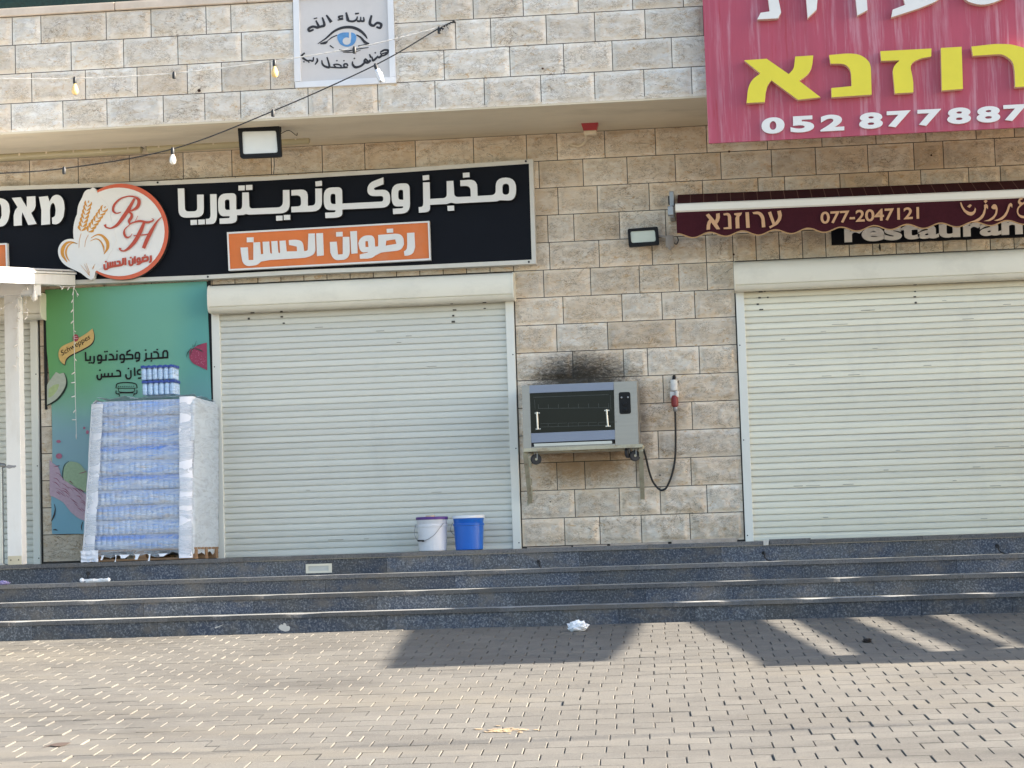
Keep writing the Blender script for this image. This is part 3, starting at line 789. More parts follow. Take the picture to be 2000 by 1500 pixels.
PL=[[D_([(283,510),(418,505),(430,742),(522,740),(522,415),(645,408),(660,632),(706,630),(694,402),(816,398),(832,600),(850,622),(868,620),(856,392),(968,386),(984,600),(1008,612),(1020,600),(1008,385),(1120,378),(1140,582),(1335,578),(1330,490),(1185,460),(1180,372),(1330,360,80),(1440,395,80),(1465,575),(1535,568,40),(1545,250),(1665,245),(1675,560),(1640,650,80),(1480,700),(830,740),(660,770),(600,830,50),(480,852,60),(390,850,40),(320,790,60),(290,600)])],
 [D_([(398,322),(524,318),(526,408),(400,412)])],[D_([(1690,245),(1815,238),(1832,655),(1705,668)])],
 [E_([(40,405),(165,400),(190,640),(280,632),(280,312),(402,310),(412,580),(390,680,60),(320,735,50),(150,745,50),(85,690,50),(50,600)])],
 [E_([(155,222),(275,216),(277,300),(157,306)])],[E_([(418,208),(542,200),(556,615),(440,625)])],
 [E_([(595,350,60),(680,285,60),(830,280,60),(870,340,40),(880,492),(940,488),(940,275),(1330,245,100),(1410,320,60),(1418,450),(1360,560,80),(1000,600),(880,660),(830,700,40),(740,715),(600,718),(595,640),(750,600),(740,590),(640,602,40),(590,540,60),(572,430)]),
  E_([(700,392),(748,388),(760,498),(700,500)]),E_([(1090,380),(1255,355),(1280,440),(1075,475)])],
 [E_([(1095,162),(1215,155),(1218,228),(1100,235)])],
 [E_([(1475,238),(1612,230),(1625,500),(1590,620,60),(1500,660,40),(1430,660),(1418,580),(1470,545,30),(1480,450)])]]
def nameplate(q,name='name_plate'):
    mb=MB(); yo=YS-.05
    c=[Vector(a) for a in q]; cen=sum(c,Vector((0,0)))/4
    inn=[(a[0]+(3 if a[0]<cen.x else -3),a[1]+(3.2 if a[1]<cen.y else -3.2)) for a in q]
    mb.plate([pts(q,yo),pts(inn,yo)],(0,.056,0),1)
    mb.plate([pts(inn,yo+.012)],(0,.03,0),0)
    return mb.build(name,[M['orange'],M['white_letter']],sg)
npl=nameplate([(443,453.6),(838.4,431.4),(841.2,507.7),(446.3,528.7)])
mb=MB()
for g in PL: glyph(mb,g,YS-.048,.010)
mb.build('lettering',M['white_letter'],npl)
nameplate([(-120,480),(13.3,474.6),(15.5,551),(-118,556)])
# round logo
LG=crop(0,330,5.714)
def circ(cx,cy,rx,ry,n=56): return [(cx+rx*math.cos(2*math.pi*i/n),cy+ry*math.sin(2*math.pi*i/n)) for i in range(n)]
YL=YS-.06
mb=MB()
glyph(mb,[LG(circ(1352,700,528,536))],YL,.066,0,1); dsc=mb.build('logo_disc',[M['logo_orange'],M['letter_side']],sg)
mb=MB()
glyph(mb,[LG(circ(1326,702,510,494))],YL-.004,.0035)
glyph(mb,[LG([(1035,203,20),(1075,225,30),(1092,285),(1200,400),(1300,800),(1150,1100),(1065,1140),(1045,1220,20),(1015,1240,20),(970,1215),(900,1160),(720,1075,60),(662,1000,60),(643,920,60),(660,850,60),(710,795,60),(790,775,60),(860,795),(858,500,60),(872,400,40),(905,340,20),(915,320),(940,255,30),(975,228,30),(1008,225)])],YL-.008,.075,0,0)
mb.build('logo_shape',M['logo_white'],dsc)
mb=MB(); yg=YL-.011
def LGs(pp,ww,n=6):
    pp=smoothline(pp,n); ww=smoothw(ww,n); stroke(mb,LG(pp),[x/5.714 for x in ww],yg,.002)
LGs([(865,835),(800,815),(740,830),(700,890),(700,960),(750,1040)],[6,14,30,44,36,6]); LGs([(865,835),(810,825),(760,860),(735,920),(745,980),(775,1030)],[4,10,16,22,18,4])
LGs([(1015,770),(1080,735),(1140,745),(1195,810),(1200,880),(1160,950)],[6,14,26,40,34,6]); LGs([(1005,805),(1070,780),(1120,805),(1155,870),(1160,930)],[4,10,16,20,4])
def ear(x0,y0,x1,y1,n):
    d=Vector((x1-x0,y1-y0)); L=d.length; d/=L; q=Vector((-d.y,d.x))
    for i in range(n):
        b=Vector((x0,y0))+d*(L*i/n)
        for s_ in (-1,1):
            a=b+q*s_*4; e=b+d*62+q*s_*34; mid=(a+e)/2+q*s_*14
            LGs([tuple(a),tuple(mid),tuple(e)],[6,33-i*1.6,4],5)
    LGs([(x1,y1),(x1+d.x*26,y1+d.y*26)],[18,3],3)
ear(905,690,985,375,7); ear(985,700,1165,435,7)
mb.build('wheat_emblem',M['logo_gold'],dsc)
mb=MB(); yg=YL-.0115
LGs([(905,720),(885,800),(880,880)],[5,4,3]); LGs([(985,735),(955,800),(945,870)],[5,4,3])
mb.build('emblem_stalk',M['logo_gold'],dsc)
for a,b in (((900,1070),(990,1180)),((940,1060),(1000,1190)),((960,1050),(1000,1160)),((1060,1060),(1030,1110)),((1050,1080),(1035,1120))):
    mb=MB(); LGs([a,b],[2,5],3); mb.build('emblem_stalk',M['logo_gold'],dsc)
mb=MB(); yg=YL-.013
LGs([(1500,330),(1440,440),(1380,530),(1310,620),(1240,660),(1185,650),(1170,620)],[24,44,44,34,18,18,34])
yg-=.0012; LGs([(1350,480),(1300,495),(1262,465),(1275,400),(1340,335),(1430,305),(1510,315),(1550,355),(1535,420),(1480,460),(1420,470)],[8,14,26,26,18,14,22,40,40,22,10])
yg-=.0012; LGs([(1425,472),(1465,500),(1465,540),(1440,580),(1450,615)],[10,26,34,34,14])
yg-=.0012; LGs([(1610,590),(1570,690),(1510,800),(1440,880),(1380,915),(1340,900),(1340,880)],[26,46,46,34,16,18,34])
yg-=.0012; LGs([(1805,535),(1750,590),(1690,690),(1640,790),(1600,885)],[6,20,42,46,40])
yg-=.0012; LGs([(1490,745),(1600,735),(1690,722)],[10,14,12])
yg-=.0012; LGs([(1440,625),(1480,600),(1560,580),(1640,595),(1700,580),(1712,562),(1690,555)],[8,16,24,26,18,10,6])
yg-=.0012; LGs([(1450,620),(1395,670),(1385,720),(1410,762),(1450,755),(1475,720)],[8,14,28,24,10,5])
yg-=.0012; LGs([(1510,580),(1538,522)],[6,5])
# small arabic name under the initials
sx=[p[0] for g in PL for l in g for p in l]; sy=[p[1]+.056*p[0] for g in PL for l in g for p in l]
bx0,bx1,by0,by1=min(sx),max(sx),min(sy),max(sy)
def remap(p):
    u=(p[0]-bx0)/(bx1-bx0); v=(p[1]+.056*p[0]-by0)/(by1-by0)
    x=201.3+u*95.5; y=(509.5+v*19.0)-u*14.5+(-3 if False else 0)
    return (x,y)+((p[2]*.25,) if len(p)>2 else ())
for g in PL: glyph(mb,[[remap(p) for p in l] for l in g],YL-.0128,.003)
mb.build('initials_lettering',M['logo_red'],dsc)

# =================================================================== RED RESTAURANT SIGN
YR=-1.42
rs=things('restaurant_sign','large faded red panel with yellow and white Hebrew letters and a phone number','sign',P(1700,140,YR))
mb=MB()
q=[P(1384,280,YR),P(1366,-150,YR)]
xr=q[0].x+4.2
slope=(P(2000,248.5,YR).z-q[0].z)/(P(2000,248.5,YR).x-q[0].x)
loop=[q[0],Vector((xr,YR,q[0].z+slope*4.2)),Vector((xr,YR,q[1].z)),q[1]]
mb.plate([loop],(0,.03,0))
pk=mb.build('panel',M['pink'],rs)
mb=MB(); mb.box((q[0].x+.3,YR+.03,q[0].z+.5),(xr-.3,YU-.012,q[0].z+.56)); mb.box((q[0].x+.3,YR+.03,q[0].z+1.15),(xr-.3,YU-.012,q[0].z+1.21)); mb.build('mounting_rail',M['metal_grey'],rs)
Fc=crop(1440,70,6.667); Gc=crop(1700,70,6.667)
YG=[[Fc([(90,318),(382,298),(670,498),(735,430,40),(755,270),(990,255),(975,400,60),(925,500,50),(805,585),(1085,800),(790,832),(445,578),(395,640,40),(372,730),(358,862),(120,875),(140,680,60),(190,570,60),(300,490)])],
 [Fc([(1195,250),(1440,228,60),(1600,240,100),(1720,330,90),(1740,420),(1750,765),(1228,800),(1225,680),(1488,655),(1480,440,80),(1400,362,60),(1215,362)])],
 [Gc([(130,200),(795,165),(792,268),(640,295,60),(540,350,40),(522,410,30),(545,520),(558,600),(560,735),(318,750),(290,450,30),(310,390,40),(380,318),(140,325)])],
 [Gc([(918,158),(1188,142),(1205,690),(930,712)])],
 [Gc([(1315,140),(1620,105,60),(1820,108,60),(2030,160,100),(2140,260,80),(2180,400),(2190,650),(1885,668),(1878,440,60),(1850,320,70),(1720,235,60),(1335,260)])],
 [Gc([(2330,95),(2560,80),(2720,470),(2800,300,60),(2790,60),(3010,48),(3020,300,80),(2940,470,80),(2780,590,60),(2380,720),(2350,600),(2540,540)])]]
for i,g in enumerate(YG):
    mb=MB(); glyph(mb,g,YR-.07,.07,0,1); mb.build('yellow_letter',[M['yellow'],M['peach']],rs)
Wc=crop(1460,0,3.704)
WH=[[Wc([(70,140),(95,92),(160,82),(150,0),(120,-160),(60,-170),(55,-290),(470,-300,120),(520,-150),(500,68),(435,130),(425,0),(410,-150,40),(360,-180),(250,-180),(225,0),(243,88),(220,132)])],
    [Wc([(640,-180),(600,-320),(960,-340),(950,-200),(850,-190),(868,72),(795,112),(780,-30),(770,-185)])],
    [Wc([(1040,125),(1050,70),(1140,35),(1060,-300),(1200,-310),(1255,0),(1330,-100),(1310,-320),(1450,-330),(1450,-120,80),(1390,0,60),(1240,60)])],
    [Wc([(1540,-340),(1960,-350,160),(1960,-100,120),(1860,-10,80),(1700,45,80),(1560,0,60),(1530,-120)]),Wc([(1640,-250),(1820,-255,80),(1830,-130,60),(1700,-60,60),(1650,-120)])],
    [Wc([(2080,-10),(2110,-330),(2250,-340),(2330,-240),(2420,-350),(2520,-300,60),(2530,-20),(2330,0),(2320,-90),(2400,-100),(2400,-200),(2200,-30)])]]
for g in WH:
    mb=MB(); glyph(mb,g,YR-.07,.07,0,1); mb.build('white_letter',[M['white_letter'],M['offwhite_side']],rs)
NC=crop(1470,190,3.774)
def num(ch,x0,yb0,x1,yb1,h):
    a=NC([(x0,yb0),(x1,yb1)]); hh=h/3.774
    text(mb,ch,a[0],a[1],(a[0][0]-.4,a[0][1]-hh),YR-.02,.02,.045)
for ch,x0,x1,yb in (('0',66,236,268),('5',280,454,258),('2',500,676,248),('8',786,960,232),('7',990,1166,220),('7',1216,1392,209),('8',1436,1610,196),('8',1652,1826,186),('7',1850,2026,174)):
    mb=MB(); num(ch,x0,yb+4,x1,yb-5,120); mb.build('white_numeral',M['white_letter'],rs)

# =================================================================== AWNING AND BLACK NAME BOARD
YA=-.62
aw=things('awning','rolled maroon awning with scalloped valance, white bar and tan lettering','awning',P(1660,400,YA))
xa=P(1320,400,YA).x; xb=xa+3.7
def zat(px,py,Y): return P(px,py,Y).z
zbt=P(1319,398,YA).z; zbb=P(1319,415,YA).z
zbr=(P(2000,369.5,YA).z-zbt)/(P(2000,369.5,YA).x-xa)
zwl=P(1322,380.5,-.16).z+.0
mb=MB()
n=30
def cz_(x): return zbr*(x-xa)
vs=[];
step=.118; nl=int((xb-xa)/step)
for i in range(nl):
    x0=xa+.01+i*step; x1=x0+step
    for (u0,u1,mi) in ((x0,x1-.006,0),(x1-.006,x1,1)):
        mb.add([(u0,-.16,zwl+cz_(u0)),(u1,-.16,zwl+cz_(u1)),(u1,YA+.02,zbt-.005+cz_(u1)),(u0,YA+.02,zbt-.005+cz_(u0)),
                (u0,-.16,zwl-.006+cz_(u0)),(u1,-.16,zwl-.006+cz_(u1)),(u1,YA+.02,zbt-.011+cz_(u1)),(u0,YA+.02,zbt-.011+cz_(u0))],[(0,1,2,3),(7,6,5,4)],mi)
mb.build('canvas_roof',[M['maroon'],M['maroon_line']],aw)
mb=MB()
prof=[(YA+.03,zbt),(YA-.005,zbt),(YA-.018,zbt-.012),(YA-.018,zbb+.012),(YA-.005,zbb),(YA+.03,zbb)]
mb.plate([[(xa-.006,y,z) for y,z in prof]],(.001,0,0))
k=len(prof)
mb.add([(xa-.006,y,z) for y,z in prof]+[(xb,y,z+cz_(xb)) for y,z in prof],[(i,(i+1)%k,k+(i+1)%k,k+i) for i in range(k)])
mb.build('front_bar',M['awning_bar'],aw)
# valance with scallops
YV=YA-.004
mb=MB(); nv=220; per=(P(1470,440,YV).x-P(1406,440,YV).x)
ph=P(1386,459,YV).x
vtop=lambda x: zbb+.004+cz_(x)
zlow=P(1345,465,YV).z
def vbot(x):
    a=(x-ph)/per
    a=a-math.floor(a)
    # crest at phase 0 ; trough at .5
    return zlow+.020+.020*math.cos(2*math.pi*a)+cz_(x)
T=[];Bm=[]
for i in range(nv+1):
    x=xa+(xb-xa)*i/nv; wv=.006*math.sin(x*9)+.004*math.sin(x*23+1)
    T.append((x,YV,vtop(x))); Bm.append((x,YV+wv,vbot(x)))
mb.add(T+Bm,[(i,i+1,nv+1+i+1,nv+1+i) for i in range(nv)],0)
T2=[(x,y+.003,z) for x,y,z in T];B2=[(x,y+.003,z) for x,y,z in Bm]
mb.add(T2+B2,[(i,i+1,nv+1+i+1,nv+1+i) for i in range(nv)],0)
val=mb.build('valance',M['maroon'],aw)
mb=MB(); mb.strip([Vector((x,y-.001,z+.003)) for x,y,z in Bm],.011,(0,-1,0),0,(0,.005,0)); mb.build('scallop_braid',M['tan_braid'],val)
Hc=crop(1360,370,10); Ic=crop(1780,370,9.091)
mb=MB(); yv=YV-.012
for g in ([(185,500),(245,470),(365,610),(388,560,20),(385,475),(455,460),(462,540),(445,610,20),(405,670),(465,775),(395,780),(290,640),(272,690,10),(268,780),(198,790),(202,700),(225,620,20),(255,590)],
 [(525,475),(600,455,20),(650,470,20),(680,520,30),(690,770),(535,775),(532,745),(625,735),(615,520,15),(590,500,15),(540,508)],
 [(738,465),(893,450),(880,490),(840,530),(838,600),(845,755),(770,762),(762,560),(785,510),(740,495)],
 [(958,448),(1028,443),(1045,745),(975,752)],
 [(1095,445),(1200,428,30),(1280,455,40),(1330,540,40),(1350,735),(1280,742),(1268,560,40),(1215,485,30),(1115,480)],
 [(1400,450),(1460,430),(1535,650),(1590,580,30),(1600,520),(1580,425),(1650,408),(1672,500),(1655,590,40),(1590,680,30),(1440,762),(1422,722),(1490,690)]):
    glyph(mb,[Hc(g)],yv,.006)
PCs=crop(1580,380,8.333)
bl,br=PCs([(190,478)])[0],PCs([(1795,395)])[0]
mb.build('hebrew_lettering',M['tan_print'],val); mb=MB(); text(mb,'077-2047121',bl,br,(bl[0]-.5,bl[1]-23.6),yv,.006,.02); mb.build('phone_number',M['tan_print'],val); mb=MB()
for g in ([(865,235),(885,225),(915,300,30),(965,370,30),(1040,405,30),(1100,395,30),(1125,350,20),(1130,320),(1148,350),(1140,400,20),(1110,445,20),(1060,468,20),(1000,450,20),(930,390,20),(885,310,20)],
 [(990,300),(1040,262),(1075,280),(1035,328)],
 [(1290,275),(1335,255,20),(1362,290,20),(1360,350),(1335,320),(1325,340),(1310,430,30),(1270,510,30),(1200,560,30),(1110,582),(1040,575),(1130,545,30),(1220,490,30),(1265,430),(1295,340)],
 [(1282,205),(1325,180),(1355,205),(1318,248)],
 [(1420,300,30),(1460,258,30),(1510,270,30),(1535,340,30),(1520,440,30),(1470,520,30),(1390,562,20),(1285,562),(1370,535,20),(1450,480,30),(1490,420,20),(1500,350),(1460,355,20),(1425,335,20)],
 [(1730,260,20),(1770,235,20),(1795,270),(1790,325),(1770,295),(1750,310),(1725,390),(1680,480,40),(1610,540,40),(1530,557),(1465,550),(1560,520,40),(1640,460,40),(1690,380),(1715,300)],
 [(1893,205),(1925,150,20),(1980,148),(1970,178),(1930,190,15),(1935,220,15),(1975,235),(2030,200),(2040,225),(1960,285),(1910,330,30),(1895,390,30),(1910,440,30),(1960,465,30),(2060,470),(2060,510),(1960,512,40),(1900,470,40),(1868,400,40),(1880,330,30),(1925,275),(1893,235)]):
    glyph(mb,[Ic(g)],yv,.006)
mb.build('arabic_lettering',M['tan_print'],val)
mb=MB(); p=P(1316,392,-.1)
mb.box((p.x-.035,-.26,zwl-.22),(p.x+.008,-.0,zwl+.02),0,.008); mb.quadbar((p.x,-.2,zwl-.12),(p.x,YA+.05,zbb+.03),.03,.045); mb.box((p.x-.05,-.12,zwl-.07),(p.x-.03,-.03,zwl+.0),1,.004)
mb.box((p.x-.045,YA+.01,zbb-.02),(p.x+.004,YA+.09,zbb+.06),0,.006)
mb.build('end_bracket',[M['metal_grey'],M['black_plastic']],aw)
mb=MB(); mb.tube([(xa+.01,-.13,zwl+.0-.045),(xb,-.13,zwl+cz_(xb)-.045)],.045,12); mb.build('roller_tube',M['maroon'],aw,smooth=True)

YN=-.06
nb=things('name_board','black board with white English lettering half hidden behind the awning','sign',P(1800,455,YN))
mb=MB()
xl=P(1624,470,YN).x; zb0=P(1624,478.5,YN).z; sl=(P(2000,462.5,YN).z-zb0)/(P(2000,462.5,YN).x-xl)
mb.plate([[(xl,YN,zb0),(xl+2.2,YN,zb0+sl*2.2),(xl+2.2,YN,zb0+sl*2.2+.30),(xl,YN,zb0+.30)]],(0,.045,0))
mb.build('panel',M['black_sign'],nb)
mb=MB()
text(mb,'restaurant',(1649.6,473.5),(2034,455.5),(1648.6,473.5-33.5),YN-.02,.02,.035)
mb.build('lettering',mat('bright_white_letter',(.92,.92,.90),.35,var=.02),nb)
p=P(1718,479,-.02); mb=MB(); mb.tube([(p.x,-.03,p.z+.01),(p.x,-.035,p.z-.03),(p.x+.002,-.03,p.z-.055)],[.006,.009,.002],6); mb.build('hanging_wire_end',M['cable_black'],nb)

# =================================================================== PAINTED EYE PLAQUE
YP=-1.268
pq=things('wall_plaque','white framed plaque painted with a blue eye and black Arabic writing','plaque',P(672,90,YP))
Kc=crop(560,0,5.882)
def poly(mb,l,Y,d,mi=0,ms=None): glyph(mb,[l],Y,d,mi,ms)
mb=MB(); poly(mb,Kc([(100,-260),(1190,-330),(1225,920),(120,980)]),YP+.006,.014); mb.build('board',M['plaque'],pq)
mb=MB()
poly(mb,Kc([(66,-260),(132,-262),(160,932),(88,938)]),YP-.012,.03); poly(mb,Kc([(1146,-330),(1212,-334),(1250,876),(1185,884)]),YP-.012,.03)
poly(mb,Kc([(92,942),(1252,880),(1254,950),(98,1008)]),YP-.014,.034)
mb.build('frame',M['white_frame'],pq)
mb=MB()
def ks(pp,ww,sm=True,n=5):
    if not isinstance(ww,(list,tuple)): ww=[ww]*len(pp)
    if sm and len(pp)>2: pp=smoothline(pp,n); ww=smoothw(ww,n)
    stroke(mb,Kc(pp),[x*1.3/5.882 for x in ww],YP+.0035-random.random()*.0006,.002)
ks([(358,502),(450,440),(540,362),(640,318),(750,314),(840,350),(900,405),(925,445)],[6,14,20,24,26,26,20,5])
ks([(385,502),(440,492),(470,475)],[10,26,8]); ks([(465,472),(520,430),(580,404)],[6,10,8]); ks([(800,400),(850,430),(900,485),(950,498)],[10,18,26,4])
ks([(495,522),(540,552)],[12,8]); ks([(600,575),(700,585),(800,565),(940,545)],[14,12,10,6]); ks([(645,600),(760,600),(850,575)],[5,8,4]); ks([(820,530),(945,503)],[12,8])
W_=22
ks([(975,175),(955,260),(975,290),(1010,296)],[18,26,26,20]); ks([(1000,296),(1040,262),(1085,280),(1072,320),(1030,308)],[20,22,24,22,16])
ks([(682,142),(705,238)],[16,30]); ks([(700,238),(760,245),(800,225),(812,188)],[18,20,18,8]); ks([(806,240),(845,240),(850,192)],[18,18,8]); ks([(846,240),(885,240),(882,195)],[18,18,10]); ks([(785,158),(830,152)],[16,12])
ks([(648,182),(600,190),(608,212),(648,205)],[14,18,14,14]); ks([(585,230),(650,222)],[12,8])
ks([(455,172),(512,255)],[14,30]); ks([(408,198),(432,285),(390,305),(350,318)],[14,26,22,22]); ks([(335,235),(372,312)],[14,26]); ks([(355,318),(300,305),(252,330),(262,356),(310,338)],[24,22,24,22,16]); ks([(310,215),(350,205)],[10,10])
ks([(1075,600),(1120,575),(1165,580),(1150,615),(1100,640),(1075,605)],[14,18,20,18,14,12]); ks([(1090,620),(1150,600)],[12,12]); ks([(1095,635),(1060,660),(1040,640)],[20,20,10]); ks([(1040,655),(1015,680),(990,694),(978,650)],[18,20,20,10]); ks([(1012,600),(1022,612)],[13,13]); ks([(950,622),(968,662)],[12,20])
ks([(965,690),(930,718),(893,708),(905,680),(932,702)],[22,24,20,18,14]); ks([(895,720),(850,758),(790,772),(758,742),(755,705)],[20,20,24,20,8]); ks([(772,665),(782,678)],[14,14])
ks([(700,758),(690,735),(660,738),(662,768),(700,772)],[14,16,16,16,14]); ks([(700,772),(620,778),(500,772)],[16,14,14]); ks([(565,770),(540,745),(580,738),(620,752),(625,776)],[12,12,14,14,12])
ks([(462,655),(490,768),(440,762),(410,735),(403,690)],[12,20,20,18,8]); ks([(572,690),(580,702)],[12,12]); ks([(652,692),(662,702)],[12,12])
ks([(345,668),(352,700),(325,742)],[10,18,8]); ks([(308,655),(300,700),(272,692)],[10,16,14]); ks([(272,690),(240,698),(195,672),(172,640),(208,608)],[14,16,20,18,14]); ks([(205,712),(190,706)],[12,12]); ks([(258,712),(250,720)],[12,12])
mb.build('painted_writing',M['ink'],pq)
mb=MB(); poly(mb,Kc([(578,398,30),(640,372,30),(760,372,30),(800,402,30),(797,470,60),(760,522,60),(692,541,60),(620,518,60),(584,460,60)]),YP+.0030,.003)
ir=mb.build('iris',M['eye_blue'],pq)
mb=MB(); poly(mb,Kc(circ(688,472,46,42,24)),YP+.0015,.003); poly(mb,Kc([(715,372),(738,372),(740,450,20),(722,480),(715,450)]),YP+.0012,.003); mb.build('pupil_highlight',M['plaque'],ir)

# =================================================================== LIGHTS AND FITTINGS
def flood(name,label,q,Y,lensq,lm,tilt=0):
    t=things(name,label,'floodlight',P(sum(a[0] for a in q)/4,sum(a[1] for a in q)/4,Y),'floodlights on the shopfront')
    c=[Vector(a) for a in q]; cen=sum(c,Vector((0,0)))/4
    mb=MB()
    r=.12*(c[1]-c[0]).length
    mb.plate([[P(x,y,Y) for x,y in fil([(a[0],a[1],r*.5) for a in q])],[P(x,y,Y) for x,y in lensq]],(0,.05,0))
    back=[cen+(a-cen)*.97 for a in c]; mb.plate([[P(a.x,a.y,Y+.05) for a in back]],(0,.012,0))
    h=mb.build('housing',M['black_plastic'],t)
    mb=MB()
    p0=P(c[0].x,c[0].y,Y+.062); p1=P(c[2].x,c[2].y,Y+.062); n=9
    for i in range(n):
        x=p0.x+(p1.x-p0.x)*(i+.7)/(n+.4); mb.box((x,Y+.062,p1.z+.03),(x+.006,Y+.10,p0.z-.03))
    mb.build('cooling_fins',M['black_plastic'],h)
    mb=MB(); lc=[Vector(a) for a in lensq]; lcen=sum(lc,Vector((0,0)))/4
    mb.plate([[P(x,y,Y+.010) for x,y in fil([(a[0],a[1],5) for a in lensq])]],(0,.01,0))
    mb.build('lens',lm,t)
    return t
Yf=-.98
f1=flood('floodlight','large square floodlight with pale lens hanging under the overhang above the bakery sign',[(464,248),(546,245.5),(549.5,305.5),(469,309)],Yf,[(472.5,257),(539,255),(542.5,298),(474.5,301)],M['lens'])
p0=P(469,262,Yf+.05); p1=P(547,258,Yf+.05); top_=P(470,243.5,Yf+.05).z
mb=MB(); mb.tube([(p0.x-.004,Yf+.05,p0.z),(p0.x-.004,Yf+.05,top_-.01),(p0.x+.02,Yf+.05,top_+.006),(p1.x-.02,Yf+.05,top_+.02),(p1.x+.006,Yf+.05,top_+.0),(p1.x+.006,Yf+.05,p1.z)],.006,6)
mb.box(((p0.x+p1.x)/2-.012,Yf+.03,top_+.01),((p0.x+p1.x)/2+.012,Yf+.07,3.764)); mb.build('bracket',M['black_plastic'],f1)
mb=MB(); a=P(535,308,Yf+.06)
mb.tube([a,(a.x+.002,a.y,a.z-.06),(a.x-.006,a.y,a.z-.145)],.0035,6); a=P(547,262,Yf+.06); b=P(600,265,-.3)
mb.tube(smoothline([tuple(a),(a.x+.06,a.y+.1,a.z+.05),(a.x+.10,a.y+.25,a.z+.03),(b.x-.05,b.y-.2,b.z+.05),tuple(b)],4),.0035,6); mb.build('lead',M['cable_black'],f1)
Yf=-.17
f2=flood('floodlight','small black floodlight with sensor on the stone pier left of the awning',[(1225.5,447),(1285,442.5),(1287.5,477.5),(1228,482.5)],Yf,[(1231,452),(1279,449),(1281,471.5),(1233,474.5)],M['lens2'])
mb=MB(); a=P(1256,462,Yf+.08); mb.box((a.x-.05,Yf+.05,a.z-.012),(a.x+.05,-.002,a.z+.012)); mb.build('bracket',M['black_plastic'],f2)
mb=MB(); a=P(1309,470,-.14)
mb.box((a.x-.042,-.185,a.z-.065),(a.x+.036,-.12,a.z+.045),0,.014); mb.sphere((a.x-.002,-.165,a.z-.065),.024); b=P(1290,460,Yf+.04); mb.quadbar((b.x-.04,b.y,b.z),(a.x,-.14,a.z+.03),.018,.018)
mb.build('motion_sensor',mat('taupe_plastic',(.30,.26,.22),.5),f2,smooth=True)
mb=MB(); mb.tube(smoothline([(a.x+.02,-.14,a.z+.0),(a.x+.05,-.10,a.z-.03),(a.x+.07,-.05,a.z+.01),(a.x+.06,-.02,a.z+.05)],4),.005,6); mb.build('lead',M['cable_black'],f2)

def strip_light(px0,py0,px1,py1,label):
    Y=-.33; a=P(px0,py0,Y); b=P(px1,py1,Y)
    t=things('strip_light',label,'strip light',(a+b)/2,'strip lights under the overhang')
    d=(b-a)
    mb=MB(); mb.quadbar(a+Vector((0,0,.035)),b+Vector((0,0,.035)),.075,.055); mb.quadbar(a+Vector((0,0,.06)),b+Vector((0,0,.075)),.03,.03); mb.build('body',M['letter_side'],t)  # dark body and channel stand in for the shadow line under the soffit
    mb=MB(); mb.tube([a+d*.004,a+d*.012,b-d*.012,b-d*.004],[.03,.043,.043,.03],14); mb.build('cover',M['tubelens'],t,smooth=True)
    n=6
    for i in range(n):
        q=a+d*((i+.5)/n); mb=MB(); mb.box((q.x-.007,q.y-.050,q.z-.005),(q.x+.007,q.y-.036,q.z+.055)); mb.box((q.x-.01,q.y-.054,q.z+.02),(q.x+.01,q.y-.045,q.z+.045)); mb.build('clip',M['soffit'],t)
strip_light(-38,309,279,290.5,'yellowed weatherproof strip light at the left edge under the overhang')
strip_light(286,290,606,272,'yellowed weatherproof strip light behind the large square floodlight')
Y=-.35; a=P(1137,243,Y); b=P(1168,262,Y)
t=things('alarm_siren','small red alarm siren with beige base fixed under the overhang','alarm',P(1152,252,Y))
zt=3.764
mb=MB(); mb.add([(a.x-.006,Y-.05,zt),(b.x+.008,Y-.05,zt),(b.x+.008,Y+.05,zt),(a.x-.006,Y+.05,zt),(a.x+.012,Y-.04,zt-.065),(b.x-.010,Y-.04,zt-.065),(b.x-.010,Y+.04,zt-.065),(a.x+.012,Y+.04,zt-.065)],[(0,1,2,3),(4,7,6,5),(0,4,5,1),(1,5,6,2),(2,6,7,3),(3,7,4,0)]); mb.build('red_cover',M['alarm_red'],t)
mb=MB(); mb.box((a.x+.014,Y-.036,zt-.10),(b.x-.012,Y+.03,zt-.0655),0,.006); mb.build('base',M['alarm_beige'],t)
mb=MB(); mb.tube(smoothline([(a.x+.03,Y+.02,zt-.09),(a.x+.01,Y+.2,zt-.12),(a.x-.05,-.05,zt-.14),(a.x-.12,-.03,zt-.12)],5),.012,8); mb.build('conduit',M['alarm_beige'],t,smooth=True)

